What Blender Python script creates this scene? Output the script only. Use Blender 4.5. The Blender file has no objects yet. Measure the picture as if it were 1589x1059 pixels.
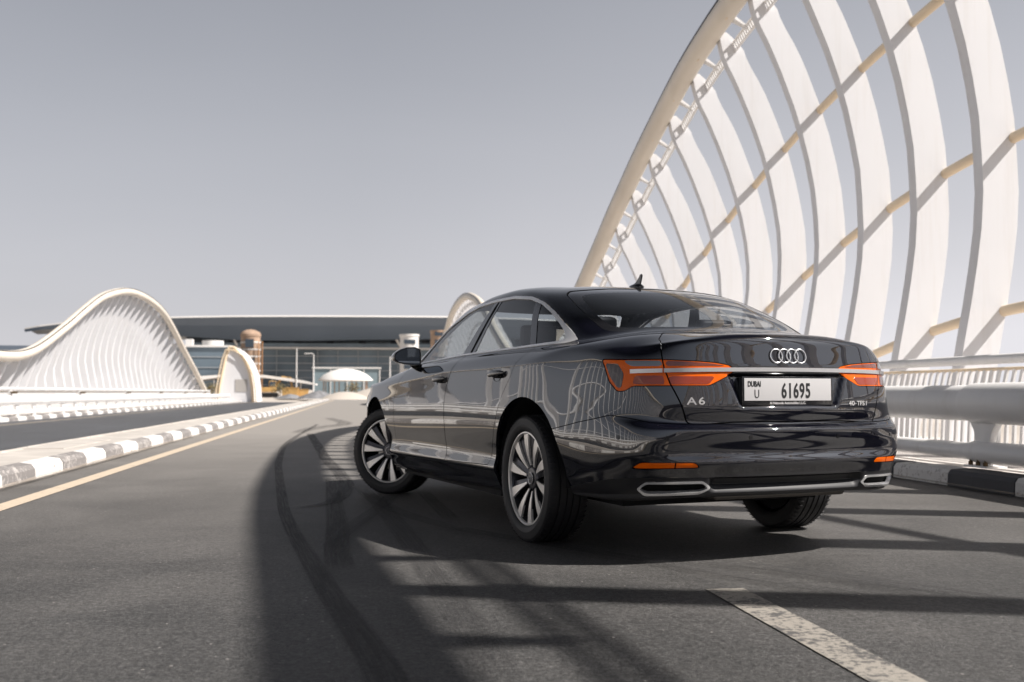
import bpy, bmesh, math, random
import numpy as np
from mathutils import Vector, Matrix
random.seed(7)
D = bpy.data
SC = bpy.context.scene
COL = SC.collection
PI = math.pi
R = math.radians

# ------------------------------------------------------------------ camera, sky, sun, exposure
cam_data = D.cameras.new('camera')
cam = D.objects.new('camera', cam_data); COL.objects.link(cam)
cam.location = (0, 0, .8096)
cam.rotation_euler = (R(90) + .0497715, 0, -R(8.48))
cam_data.sensor_width = 36; cam_data.lens = 36.386
cam_data.clip_start = .05; cam_data.clip_end = 4000
cam_data.dof.use_dof = True; cam_data.dof.focus_distance = 5.2; cam_data.dof.aperture_fstop = 3.2
SC.camera = cam
SUNV = Vector((.90, -.412, 1.0)).normalized()
SUN_EL = math.asin(SUNV.z); SUN_ROT = math.atan2(SUNV.x, SUNV.y)
HAZE_FALL, HAZE_AMT, HAZE_SIDE = 3.3, .82, .78
HAZE_COL = (9.2, 9.05, 9.5, 1)
ZENITH, SKY_STRENGTH = .92, .060
W = D.worlds.new('World'); SC.world = W; W.use_nodes = True
wt = W.node_tree; wt.nodes.clear()
sky = wt.nodes.new('ShaderNodeTexSky'); sky.sky_type = 'NISHITA'; sky.sun_disc = False
sky.sun_elevation = SUN_EL; sky.sun_rotation = SUN_ROT
sky.altitude = 0; sky.air_density = 1.0; sky.dust_density = 3.2; sky.ozone_density = 1.2
hs = wt.nodes.new('ShaderNodeHueSaturation'); hs.inputs['Saturation'].default_value = .30; hs.inputs['Value'].default_value = .86
tint = wt.nodes.new('ShaderNodeMix'); tint.data_type = 'RGBA'; tint.blend_type = 'MULTIPLY'; tint.inputs[0].default_value = 1
tint.inputs[7].default_value = (.93, .975, 1.06, 1)
bg = wt.nodes.new('ShaderNodeBackground'); bg.inputs['Strength'].default_value = .085
wo = wt.nodes.new('ShaderNodeOutputWorld')
wt.links.new(sky.outputs[0], hs.inputs['Color']); wt.links.new(hs.outputs[0], tint.inputs[6])
# dusty air: the sky brightens towards the horizon, most of all over the right side of the road
tcw = wt.nodes.new('ShaderNodeTexCoord'); spw = wt.nodes.new('ShaderNodeSeparateXYZ'); wt.links.new(tcw.outputs['Generated'], spw.inputs[0])
def wmath(op, a, b=None, clamp=False):
    n = wt.nodes.new('ShaderNodeMath'); n.operation = op; n.use_clamp = clamp
    for i, v in enumerate((a, b)):
        if v is None: continue
        if isinstance(v, (int, float)): n.inputs[i].default_value = v
        else: wt.links.new(v, n.inputs[i])
    return n.outputs[0]
fall = wmath('POWER', 2.718, wmath('MULTIPLY', wmath('MAXIMUM', spw.outputs[2], 0.0), -HAZE_FALL))
side = wmath('MULTIPLY', wmath('MAXIMUM', spw.outputs[0], 0.0), 1.0)
ahead = wmath('ADD', .62, wmath('MULTIPLY', spw.outputs[1], .40))
amt = wmath('MULTIPLY', wmath('MULTIPLY', fall, ahead), wmath('ADD', HAZE_AMT, wmath('MULTIPLY', side, HAZE_SIDE)))
cl = wt.nodes.new('ShaderNodeTexNoise'); cl.inputs['Scale'].default_value = 2.2; cl.inputs['Detail'].default_value = 6; cl.inputs['Distortion'].default_value = .6
cmp_ = wt.nodes.new('ShaderNodeMapping'); cmp_.inputs['Scale'].default_value = (1, 1, 3.2); wt.links.new(tcw.outputs['Generated'], cmp_.inputs[0]); wt.links.new(cmp_.outputs[0], cl.inputs['Vector'])
amt = wmath('MULTIPLY', amt, wmath('ADD', .90, wmath('MULTIPLY', cl.outputs[0], .20)))
hz = wt.nodes.new('ShaderNodeMix'); hz.data_type = 'RGBA'; wt.links.new(amt, hz.inputs[0]); hz.clamp_factor = True
wt.links.new(tint.outputs[2], hz.inputs[6]); hz.inputs[7].default_value = HAZE_COL
# deeper towards the zenith
zen = wmath('SUBTRACT', 1.0, wmath('MULTIPLY', wmath('MULTIPLY', wmath('SUBTRACT', spw.outputs[2], .46), 2.8, True), ZENITH, True))
wt.links.new(hz.outputs[2], bg.inputs['Color']); wt.links.new(wmath('MULTIPLY', zen, SKY_STRENGTH), bg.inputs['Strength']); wt.links.new(bg.outputs[0], wo.inputs['Surface'])
sun_d = D.lights.new('sun', 'SUN'); sun_d.energy = 5.0; sun_d.angle = R(.55); sun_d.color = (1.0, .945, .885)
sun = D.objects.new('sun', sun_d); COL.objects.link(sun)
sun.rotation_euler = SUNV.to_track_quat('Z', 'Y').to_euler(); sun.location = (20, -10, 20)
SC.view_settings.view_transform = 'Standard'; SC.view_settings.look = 'None'
SC.view_settings.exposure = 0.56; SC.view_settings.gamma = 1.0

# ------------------------------------------------------------------ materials
MATS = {}
def mat(name, col, rough=.5, metal=0., coat=0., spec=.5, noise=None, bump=None, coatr=.03, emit=None):
    """noise=(scale, amount[, detail]) varies the colour; bump=(scale, strength)"""
    if name in MATS: return MATS[name]
    m = D.materials.new(name); m.use_nodes = True; nt = m.node_tree; b = nt.nodes['Principled BSDF']
    b.inputs['Base Color'].default_value = (*col, 1); b.inputs['Roughness'].default_value = rough
    b.inputs['Metallic'].default_value = metal; b.inputs['Coat Weight'].default_value = coat
    b.inputs['Coat Roughness'].default_value = coatr; b.inputs['Specular IOR Level'].default_value = spec
    tc = nt.nodes.new('ShaderNodeTexCoord')
    if noise:
        n = nt.nodes.new('ShaderNodeTexNoise'); n.inputs['Scale'].default_value = noise[0]; n.inputs['Detail'].default_value = 6
        nt.links.new(tc.outputs['Object'], n.inputs['Vector'])
        mx = nt.nodes.new('ShaderNodeMix'); mx.data_type = 'RGBA'
        k = noise[1]
        mx.inputs[6].default_value = (*[max(0, c * (1 - k)) for c in col], 1); mx.inputs[7].default_value = (*[min(1, c * (1 + k)) for c in col], 1)
        rmp = nt.nodes.new('ShaderNodeMapRange'); rmp.inputs[1].default_value = .3; rmp.inputs[2].default_value = .7
        nt.links.new(n.outputs[0], rmp.inputs[0]); nt.links.new(rmp.outputs[0], mx.inputs[0]); nt.links.new(mx.outputs[2], b.inputs['Base Color'])
    if bump:
        n2 = nt.nodes.new('ShaderNodeTexNoise'); n2.inputs['Scale'].default_value = bump[0]; n2.inputs['Detail'].default_value = 4
        bp = nt.nodes.new('ShaderNodeBump'); bp.inputs['Strength'].default_value = bump[1]; bp.inputs['Distance'].default_value = .01
        nt.links.new(tc.outputs['Object'], n2.inputs['Vector']); nt.links.new(n2.outputs[0], bp.inputs['Height']); nt.links.new(bp.outputs[0], b.inputs['Normal'])
    if emit: b.inputs['Emission Color'].default_value = (*col, 1); b.inputs['Emission Strength'].default_value = emit
    MATS[name] = m
    return m
def glass(name, tint_c, trans, ior=1.5, boost=1.0):
    m = D.materials.new(name); m.use_nodes = True; nt = m.node_tree; nt.nodes.clear()
    o = nt.nodes.new('ShaderNodeOutputMaterial'); tr = nt.nodes.new('ShaderNodeBsdfTransparent'); gl = nt.nodes.new('ShaderNodeBsdfGlossy')
    tr.inputs[0].default_value = (*[c * trans for c in tint_c], 1); gl.inputs['Roughness'].default_value = .01; gl.inputs[0].default_value = (boost, boost, boost, 1)
    fr = nt.nodes.new('ShaderNodeFresnel'); ge = nt.nodes.new('ShaderNodeNewGeometry'); mr = nt.nodes.new('ShaderNodeMapRange')
    mr.inputs[3].default_value = ior; mr.inputs[4].default_value = 1 / ior; nt.links.new(ge.outputs['Backfacing'], mr.inputs[0]); nt.links.new(mr.outputs[0], fr.inputs[0])
    mx = nt.nodes.new('ShaderNodeMixShader'); nt.links.new(fr.outputs[0], mx.inputs[0]); nt.links.new(tr.outputs[0], mx.inputs[1]); nt.links.new(gl.outputs[0], mx.inputs[2])
    nt.links.new(mx.outputs[0], o.inputs[0]); MATS[name] = m
    return m
def asphalt(name, base, tone, far_sheen=.45):
    m = D.materials.new(name); m.use_nodes = True; nt = m.node_tree; b = nt.nodes['Principled BSDF']; L = nt.links
    tc = nt.nodes.new('ShaderNodeTexCoord')
    def noise(sc, det=3, rough=.6, dist=0., vec=None):
        n = nt.nodes.new('ShaderNodeTexNoise'); n.inputs['Scale'].default_value = sc; n.inputs['Detail'].default_value = det
        n.inputs['Roughness'].default_value = rough; n.inputs['Distortion'].default_value = dist
        L.new(vec or tc.outputs['Object'], n.inputs['Vector']); return n.outputs[0]
    def rng(s, a, b_, c, d):
        r = nt.nodes.new('ShaderNodeMapRange'); r.inputs[1].default_value = a; r.inputs[2].default_value = b_; r.inputs[3].default_value = c; r.inputs[4].default_value = d
        L.new(s, r.inputs[0]); return r.outputs[0]
    def mul(a, b_):
        q = nt.nodes.new('ShaderNodeMath'); q.operation = 'MULTIPLY'; L.new(a, q.inputs[0]); L.new(b_, q.inputs[1]); return q.outputs[0]
    fine = noise(62, 5, .9); grain = noise(210, 3, .9); patch = noise(.9, 5, .6, .4); big = noise(.17, 3, .5)
    mp = nt.nodes.new('ShaderNodeMapping'); mp.inputs['Scale'].default_value = (2.2, .06, 1); L.new(tc.outputs['Object'], mp.inputs[0])
    lanes = noise(1.0, 4, .6, .2, mp.outputs[0])
    mid = noise(24, 6, .85)
    v = mul(mul(rng(mid, .37, .63, .55, 1.45), mul(rng(fine, .40, .60, .30, 1.7), rng(grain, .38, .62, .42, 1.55))), mul(rng(patch, .3, .7, .78, 1.2), mul(rng(big, .3, .7, .9, 1.1), rng(lanes, .3, .7, .88, 1.1))))
    # pale stone chips
    vo = nt.nodes.new('ShaderNodeTexVoronoi'); vo.inputs['Scale'].default_value = 105; L.new(tc.outputs['Object'], vo.inputs['Vector'])
    chip = rng(vo.outputs['Distance'], .10, .20, 1, 0)
    sel = nt.nodes.new('ShaderNodeSeparateColor'); L.new(vo.outputs['Color'], sel.inputs[0])
    chip = mul(chip, rng(sel.outputs[0], .72, .8, 0, 1))
    mx = nt.nodes.new('ShaderNodeMix'); mx.data_type = 'RGBA'; mx.blend_type = 'MULTIPLY'; mx.inputs[0].default_value = 1
    mx.inputs[6].default_value = (*[base * t for t in tone], 1)
    cm = nt.nodes.new('ShaderNodeCombineColor'); [L.new(v, cm.inputs[i]) for i in range(3)]
    L.new(cm.outputs[0], mx.inputs[7])
    m2 = nt.nodes.new('ShaderNodeMix'); m2.data_type = 'RGBA'; L.new(chip, m2.inputs[0]); L.new(mx.outputs[2], m2.inputs[6]); m2.inputs[7].default_value = (.30, .28, .25, 1)
    v2 = nt.nodes.new('ShaderNodeTexVoronoi'); v2.inputs['Scale'].default_value = 26; L.new(tc.outputs['Object'], v2.inputs['Vector'])
    s2 = nt.nodes.new('ShaderNodeSeparateColor'); L.new(v2.outputs['Color'], s2.inputs[0])
    m25 = nt.nodes.new('ShaderNodeMix'); m25.data_type = 'RGBA'; L.new(mul(rng(v2.outputs['Distance'], .09, .16, 1, 0), rng(s2.outputs[0], .93, .95, 0, 1)), m25.inputs[0]); L.new(m2.outputs[2], m25.inputs[6]); m25.inputs[7].default_value = (.34, .32, .30, 1); m2 = m25
    # dark oil spots
    sp = nt.nodes.new('ShaderNodeTexNoise'); sp.inputs['Scale'].default_value = 3.1; sp.inputs['Detail'].default_value = 2; L.new(tc.outputs['Object'], sp.inputs['Vector'])
    m3 = nt.nodes.new('ShaderNodeMix'); m3.data_type = 'RGBA'; L.new(rng(sp.outputs[0], .70, .76, 0, .55), m3.inputs[0]); L.new(m2.outputs[2], m3.inputs[6]); m3.inputs[7].default_value = (.028, .027, .028, 1)
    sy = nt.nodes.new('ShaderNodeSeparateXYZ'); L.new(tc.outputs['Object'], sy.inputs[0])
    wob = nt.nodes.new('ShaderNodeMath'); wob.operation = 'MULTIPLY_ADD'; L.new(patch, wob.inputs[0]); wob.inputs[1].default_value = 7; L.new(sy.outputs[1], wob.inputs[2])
    m4 = nt.nodes.new('ShaderNodeMix'); m4.data_type = 'RGBA'; L.new(rng(wob.outputs[0], 7, 25, 0, far_sheen), m4.inputs[0]); L.new(m3.outputs[2], m4.inputs[6]); m4.inputs[7].default_value = (.33, .305, .28, 1)  # asphalt colour pales with distance: grazing sheen painted into the base
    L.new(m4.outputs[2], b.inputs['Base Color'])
    b.inputs['Roughness'].default_value = .62; b.inputs['Specular IOR Level'].default_value = .5
    bp = nt.nodes.new('ShaderNodeBump'); bp.inputs['Strength'].default_value = .9; bp.inputs['Distance'].default_value = .006
    L.new(fine, bp.inputs['Height']); L.new(bp.outputs[0], b.inputs['Normal'])
    MATS[name] = m
    return m
def worn(name, col, under, amount, scale=30):
    """paint worn through to what is under it"""
    m = D.materials.new(name); m.use_nodes = True; nt = m.node_tree; b = nt.nodes['Principled BSDF']; L = nt.links
    tc = nt.nodes.new('ShaderNodeTexCoord')
    n = nt.nodes.new('ShaderNodeTexNoise'); n.inputs['Scale'].default_value = scale; n.inputs['Detail'].default_value = 8; n.inputs['Roughness'].default_value = .7
    n2 = nt.nodes.new('ShaderNodeTexNoise'); n2.inputs['Scale'].default_value = scale * .12; n2.inputs['Detail'].default_value = 3
    L.new(tc.outputs['Object'], n.inputs[0]); L.new(tc.outputs['Object'], n2.inputs[0])
    ad = nt.nodes.new('ShaderNodeMath'); ad.operation = 'MULTIPLY_ADD'; L.new(n2.outputs[0], ad.inputs[0]); ad.inputs[1].default_value = .45; L.new(n.outputs[0], ad.inputs[2])
    r = nt.nodes.new('ShaderNodeMapRange'); r.inputs[1].default_value = .88 - amount; r.inputs[2].default_value = .98 - amount
    L.new(ad.outputs[0], r.inputs[0])
    mx = nt.nodes.new('ShaderNodeMix'); mx.data_type = 'RGBA'; mx.inputs[6].default_value = (*col, 1); mx.inputs[7].default_value = (*under, 1)
    L.new(r.outputs[0], mx.inputs[0]); L.new(mx.outputs[2], b.inputs['Base Color']); b.inputs['Roughness'].default_value = .7
    g = nt.nodes.new('ShaderNodeTexNoise'); g.inputs['Scale'].default_value = 200; L.new(tc.outputs['Object'], g.inputs[0])
    bp = nt.nodes.new('ShaderNodeBump'); bp.inputs['Strength'].default_value = .5; bp.inputs['Distance'].default_value = .004; L.new(g.outputs[0], bp.inputs['Height']); L.new(bp.outputs[0], b.inputs['Normal'])
    MATS[name] = m
    return m
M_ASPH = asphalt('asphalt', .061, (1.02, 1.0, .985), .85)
M_ASPH2 = asphalt('asphalt_dark', .060, (.90, .98, 1.14), .08)
M_CONC = mat('pale_concrete', (.50, .465, .43), .85, noise=(2.5, .14), bump=(60, .3))
M_PAVE = mat('walkway', (.62, .585, .555), .8, noise=(1.2, .10), bump=(40, .2))
M_SAND = mat('sand', (.50, .45, .40), .95, noise=(.08, .12), bump=(3, .4))
M_WHITE = mat('white_steel', (.81, .80, .795), .42, noise=(.8, .025))
M_WHITE2 = mat('white_rib', (.71, .71, .73), .55, noise=(.5, .02))
def streaks(m, amount, col):
    """dusty and rusty run-off down a painted surface"""
    nt = m.node_tree; b = nt.nodes['Principled BSDF']; src = b.inputs['Base Color'].links[0].from_socket
    tc = nt.nodes.new('ShaderNodeTexCoord'); mp = nt.nodes.new('ShaderNodeMapping'); mp.inputs['Scale'].default_value = (7, 7, .45)
    n = nt.nodes.new('ShaderNodeTexNoise'); n.inputs['Scale'].default_value = 1; n.inputs['Detail'].default_value = 7; n.inputs['Roughness'].default_value = .65
    nt.links.new(tc.outputs['Object'], mp.inputs[0]); nt.links.new(mp.outputs[0], n.inputs[0])
    r = nt.nodes.new('ShaderNodeMapRange'); r.inputs[1].default_value = .50; r.inputs[2].default_value = .78; r.inputs[4].default_value = amount; nt.links.new(n.outputs[0], r.inputs[0])
    mx = nt.nodes.new('ShaderNodeMix'); mx.data_type = 'RGBA'; mx.inputs[7].default_value = (*col, 1); nt.links.new(r.outputs[0], mx.inputs[0]); nt.links.new(src, mx.inputs[6]); nt.links.new(mx.outputs[2], b.inputs['Base Color'])
streaks(M_WHITE2, .22, (.47, .42, .36)); streaks(M_WHITE, .25, (.50, .45, .39))
M_TUBE = mat('stringer_cream', (.74, .60, .43), .45, noise=(1.5, .04))
M_ARCH = mat('arch_tube', (.74, .665, .57), .42, noise=(1.1, .05))
M_STRIP = mat('dark_strip', (.03, .03, .035), .4)
M_KW = worn('kerb_white', (.74, .72, .70), (.36, .33, .31), .10, 22)
M_KB = worn('kerb_black', (.06, .06, .068), (.34, .32, .31), 0, 26)
M_KG = worn('kerb_grey', (.22, .205, .20), (.46, .43, .41), .13, 20)
M_YEL = worn('yellow_line', (.58, .48, .37), (.16, .15, .14), .06, 40)
M_DASH = worn('white_line', (.31, .285, .25), (.09, .087, .085), .17, 34)
M_BOLT = mat('bolt', (.16, .11, .06), .5, .6)
PAINT = mat('car_paint', (.0035, .0036, .0075), .6, 0, coat=1.0, coatr=.018, spec=0)
PAINT.node_tree.nodes['Principled BSDF'].inputs['Coat IOR'].default_value = 2.15
M_CHROME = mat('chrome', (.86, .86, .87), .22, .8)
M_SATIN = mat('satin_trim', (.66, .655, .66), .30, .7)
M_BADGE = mat('badge_metal', (.74, .73, .73), .34, .55)
M_BLACK = mat('gloss_black', (.008, .008, .010), .12, 0, coat=.6)
M_RUB = mat('tyre_rubber', (.016, .016, .018), .62, bump=(220, .15))
M_PLAS = mat('dark_plastic', (.010, .010, .012), .30, 0)
M_MATT = mat('matt_black', (.006, .006, .007), .9)
M_RIMD = mat('rim_dark', (.06, .06, .068), .30, .7)
M_RIML = mat('rim_machined', (.86, .83, .79), .34, .4)
M_LENS = mat('amber_lens', (.78, .125, .001), .14, 0, coat=.3, spec=.2, coatr=.01)
M_LENSD = mat('amber_lens_deep', (.28, .03, .004), .15, 0, coat=1.0, coatr=.01)
M_SMOKE = mat('smoked_lens', (.055, .035, .03), .1, 0, coat=1.0, coatr=.01)
M_SMOKER = mat('smoked_red_lens', (.16, .035, .02), .1, 0, coat=1.0, coatr=.01)
M_CLEAR = mat('clear_lens', (.20, .21, .23), .12, .3, coat=1.0)
M_PLATE = mat('plate_white', (.56, .55, .555), .35)
M_INK = mat('plate_ink', (.012, .012, .014), .5)
M_SEAT = mat('seat_leather', (.045, .045, .05), .55)
M_TRIM = mat('headliner', (.20, .195, .19), .9)
M_GSIDE = glass('tinted_glass', (.90, .96, 1.0), .54)
M_GREAR = glass('rear_glass', (.92, .96, 1.0), .66, 1.85)
M_GFRONT = glass('front_glass', (.95, .99, 1.0), .85)
M_MIRR = mat('mirror_glass', (.35, .37, .40), .02, 1.0)
M_DISC = mat('brake_disc', (.30, .29, .28), .35, 1.0)

# ------------------------------------------------------------------ helpers
def link(o, parent=None):
    COL.objects.link(o)
    if parent: o.parent = parent
    return o
def tag(o, label=None, cat=None, group=None, kind=None):
    if label: o['label'] = label
    if cat: o['category'] = cat
    if group: o['group'] = group
    if kind: o['kind'] = kind
    return o
def empty(name, loc=(0, 0, 0), rz=0.):
    o = D.objects.new(name, None); o.location = loc; o.rotation_euler = (0, 0, rz); o.empty_display_size = .2
    return link(o)
class MB:
    def __init__(s): s.v = []; s.f = []; s.m = []; s.mi = 0
    def add(s, vs, fs):
        k = len(s.v); s.v += [tuple(p) for p in vs]; s.f += [tuple(i + k for i in f) for f in fs]; s.m += [s.mi] * len(fs)
        return s
    def box(s, a, b):
        (x0, y0, z0), (x1, y1, z1) = a, b
        return s.add([(x0, y0, z0), (x1, y0, z0), (x1, y1, z0), (x0, y1, z0), (x0, y0, z1), (x1, y0, z1), (x1, y1, z1), (x0, y1, z1)],
                     [(0, 3, 2, 1), (4, 5, 6, 7), (0, 1, 5, 4), (1, 2, 6, 5), (2, 3, 7, 6), (3, 0, 4, 7)])
    def sweep(s, pts, prof, closed=False, cap=True, up=Vector((0, 0, 1)), scale=None):
        """prof: list of 2D points (a along side, b along up)"""
        P = [Vector(p) for p in pts]; n = len(P); k = len(prof); vs = []
        for i in range(n):
            if closed: t = P[(i + 1) % n] - P[i - 1]
            else: t = P[min(i + 1, n - 1)] - P[max(i - 1, 0)]
            t.normalize(); sd = t.cross(up)
            if sd.length < 1e-5: sd = t.cross(Vector((1, 0, 0)))
            sd.normalize(); u = sd.cross(t); q = scale[i] if scale else 1
            vs += [P[i] + sd * (a * q) + u * (b * q) for a, b in prof]
        fs = []
        for i in range(n if closed else n - 1):
            j = (i + 1) % n
            for c in range(k): fs.append((i * k + c, i * k + (c + 1) % k, j * k + (c + 1) % k, j * k + c))
        if cap and not closed: fs.append(tuple(range(k - 1, -1, -1))); fs.append(tuple((n - 1) * k + c for c in range(k)))
        return s.add(vs, [f[::-1] for f in fs])
    def tube(s, pts, r, n=10, closed=False, scale=None):
        return s.sweep(pts, [(r * math.cos(2 * PI * i / n), r * math.sin(2 * PI * i / n)) for i in range(n)], closed, True, scale=scale)
    def lathe(s, prof, axis='z', n=48, c=(0, 0, 0), a0=0, a1=2 * PI):
        """prof: (radius, along axis)"""
        full = abs(a1 - a0 - 2 * PI) < 1e-6; m = n if full else n + 1; vs = []
        for i in range(m):
            a = a0 + (a1 - a0) * i / n; ca, sa = math.cos(a), math.sin(a)
            for r, h in prof:
                if axis == 'z': vs.append((c[0] + r * ca, c[1] + r * sa, c[2] + h))
                elif axis == 'y': vs.append((c[0] + r * sa, c[1] + h, c[2] + r * ca))
                else: vs.append((c[0] + h, c[1] + r * ca, c[2] + r * sa))
        k = len(prof); fs = []
        for i in range(n):
            j = (i + 1) % m
            for q in range(k - 1): fs.append((i * k + q, j * k + q, j * k + q + 1, i * k + q + 1))
        return s.add(vs, fs)
    def prism(s, poly, a, b, fn):
        """poly list of 2D, fn(u, v, w) -> xyz, between w=a and w=b"""
        n = len(poly); vs = [fn(u, v, a) for u, v in poly] + [fn(u, v, b) for u, v in poly]
        return s.add(vs, [tuple(range(n)), tuple(range(2 * n - 1, n - 1, -1))] + [(i, i + n, (i + 1) % n + n, (i + 1) % n) for i in range(n)])
    def build(s, name, m, parent=None, smooth=30, fix=True, bevel=0):
        me = D.meshes.new(name); me.from_pydata(s.v, [], s.f)
        ms = m if isinstance(m, (list, tuple)) else [m]
        for q in ms: me.materials.append(q)
        if len(ms) > 1: me.polygons.foreach_set('material_index', s.m)
        if fix or bevel:
            bm = bmesh.new(); bm.from_mesh(me)
            if bevel:
                bmesh.ops.remove_doubles(bm, verts=bm.verts, dist=1e-5)
                bmesh.ops.bevel(bm, geom=[e for e in bm.edges if len(e.link_faces) == 2 and e.calc_face_angle(0) > .5], offset=bevel, segments=3, affect='EDGES', profile=.6)
            bmesh.ops.recalc_face_normals(bm, faces=bm.faces); bm.to_mesh(me); bm.free()
        if smooth:
            me.polygons.foreach_set('use_smooth', [True] * len(me.polygons)); me.set_sharp_from_angle(angle=R(smooth))
        me.update()
        return link(D.objects.new(name, me), parent)
def struct(mb, name, m, **k): return tag(mb.build(name, m, **k), kind='structure')
def interp(x, xs, ys): return float(np.interp(x, xs, ys))
def catmull(pts, n=6):
    P = [Vector(p) for p in pts]; P = [2 * P[0] - P[1]] + P + [2 * P[-1] - P[-2]]; out = []
    for i in range(1, len(P) - 2):
        for k in range(n):
            t = k / n; a, b, c, d = P[i - 1:i + 3]
            out.append(.5 * ((2 * b) + (c - a) * t + (2 * a - 5 * b + 4 * c - d) * t * t + (3 * b - a - 3 * c + d) * t ** 3))
    out.append(P[-2]); return out

# ---- control rows: 19 columns (front centre -> left side -> rear centre) ----
def rowsF():
    XS=[3.25,2.924,2.55,2.2,1.8,1.3,.8,.3,-.1,-.45,-.72]           # c4..c14 side columns
    #      z at each side column for rows 0..13 : linear between rear/front values
    R=[]
    #row: (y_mid, z@front3.25, z@1.3, z@-.45 , z@-.72, rear: x centre, z corner, z centre, y14, (x15,y15), front x centre, front z)
    T=[
    (.80,.215,.200,.25,.29, -1.02,.300,.315, .77,(-.90,.675), 3.78,.20),
    (.885,.235,.232,.26,.30, -1.085,.312,.325, .825,(-.955,.71), 3.86,.22),
    (.915,.30,.320,.32,.335, -1.125,.347,.354, .848,(-.985,.727), 3.91,.30),
    (.944,.36,.372,.38,.39, -1.140,.415,.419, .865,(-1.0,.738), 3.925,.38),
    (.925,.43,.440,.45,.44, -1.168,.487,.487, .878,(-1.02,.748), 3.93,.45),
    (.938,.52,.540,.54,.52, -1.155,.530,.530, .888,(-1.03,.752), 3.935,.53),
    (.948,.62,.640,.62,.60, -1.166,.592,.590, .890,(-1.03,.752), 3.925,.60),
    (.951,.70,.720,.70,.67, -1.170,.640,.637, .884,(-1.018,.748), 3.90,.66),
    (.948,.73,.780,.76,.735,-1.128,.683,.664, .874,(-.985,.740), 3.875,.71),
    (.941,.765,.835,.82,.80, -1.138,.755,.735, .864,(-.975,.735), 3.83,.755),
    (.934,.80,.885,.88,.86, -1.130,.845,.840, .856,(-.965,.730), 3.76,.805),
    (.929,.83,.928,.935,.92, -1.116,.925,.928, .846,(-.95,.725), 3.62,.865),
    (.925,.855,.955,.972,.968,-1.102,.985,1.008, .834,(-.935,.712), 3.45,.905),
    (.916,.875,.972,.997,1.012,-1.092,1.022,1.060, .815,(-.905,.69), 3.25,.94),
    ]
    for i,(ym,zf,zm,zr,z14,xc,z15,zc,y14,(x15,y15),fx,fz) in enumerate(T):
        cols=[]
        k=max(0,(i-9))/4.          # hood rows: front columns move back
        fw=[(fx,0,fz),(fx-.03,.33,fz-.002),(fx-.13+.0*k,.60,fz-.006),(min(3.62,fx-.2) if i<12 else 3.62-.07*(i-11),.83-.05*k,fz*.5+zf*.5)]
        cols+=fw
        for x in XS:
            if x>1.3: z=zm+(zf-zm)*((x-1.3)/1.95)
            elif x>-.45: z=zm+(zr-zm)*((1.3-x)/1.75)
            else: z=z14
            y=ym
            if x>2.2: y-= .022*((x-2.2)/1.05)**2
            if x<.3: y-= .022*((.3-x)/1.0)**2
            if 5<=i<=12: # blisters over the wheels
                y+= .008*np.exp(-((x-2.924)/.50)**2)+.009*np.exp(-((x+.0)/.60)**2)
            if i<5:
                y+=.0
            if x==-.72: y=y14
            if x==-.45: y=min(y,(y14+.045))
            cols.append((x,y,z))
        cols.append((x15,y15,z15))
        cols.append((xc+.052,.53,zc*.75+z15*.25)); cols.append((xc+.012,.28,zc*.97+z15*.03)); cols.append((xc,0,zc))
        R.append(cols)
    # row14 : lip top / shoulder top
    R.append([(3.0,0,.955),(3.0,.30,.95),(3.02,.56,.932),(3.28,.735,.865),(3.12,.845,.888),(2.85,.868,.932),(2.52,.878,.956),(2.2,.886,.982),(1.8,.893,.990),(1.3,.898,1.0),(.8,.897,1.01),(.3,.888,1.02),(-.12,.872,1.028),(-.48,.835,1.045),(-.71,.768,1.045),(-.86,.655,1.048),(-.99,.475,1.071),(-1.055,.27,1.087),(-1.070,0,1.090)])
    R.append([(2.84,0,.995),(2.82,.28,.992),(2.76,.54,.985),(2.72,.70,.967),(2.70,.80,.955),(2.60,.835,.965),(2.45,.845,.980),(2.15,.858,1.003),(1.78,.862,1.012),(1.3,.865,1.025),(.8,.864,1.035),(.3,.853,1.045),(-.13,.830,1.052),(-.49,.762,1.072),(-.66,.665,1.088),(-.76,.53,1.099),(-.83,.36,1.106),(-.86,.18,1.112),(-.87,0,1.114)])
    R.append([(2.76,0,1.012),(2.74,.26,1.010),(2.66,.52,1.004),(2.58,.66,1.0),(2.50,.75,.998),(2.43,.795,1.0),(2.36,.82,1.004),(2.10,.838,1.013),(1.76,.843,1.024),(1.3,.845,1.038),(.8,.842,1.048),(.3,.832,1.056),(-.13,.806,1.066),(-.46,.708,1.080),(-.53,.59,1.104),(-.56,.46,1.122),(-.585,.30,1.128),(-.60,.15,1.132),(-.605,0,1.134)])
    R.append([(2.40,0,1.165),(2.38,.25,1.163),(2.31,.50,1.158),(2.23,.63,1.152),(2.15,.705,1.150),(2.10,.738,1.150),(2.02,.768,1.152),(1.86,.788,1.157),(1.62,.796,1.165),(1.24,.800,1.178),(.80,.798,1.188),(.36,.789,1.195),(-.02,.765,1.200),(-.27,.672,1.190),(-.325,.565,1.207),(-.35,.44,1.222),(-.365,.30,1.233),(-.375,.15,1.239),(-.378,0,1.241)])
    R.append([(2.07,0,1.300),(2.05,.24,1.298),(1.99,.47,1.292),(1.92,.59,1.286),(1.86,.655,1.283),(1.82,.688,1.282),(1.76,.718,1.284),(1.64,.738,1.288),(1.45,.747,1.297),(1.17,.752,1.308),(.80,.750,1.316),(.44,.741,1.315),(.14,.718,1.310),(-.035,.642,1.292),(-.085,.545,1.310),(-.105,.43,1.325),(-.12,.30,1.336),(-.13,.15,1.342),(-.132,0,1.344)])
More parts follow.
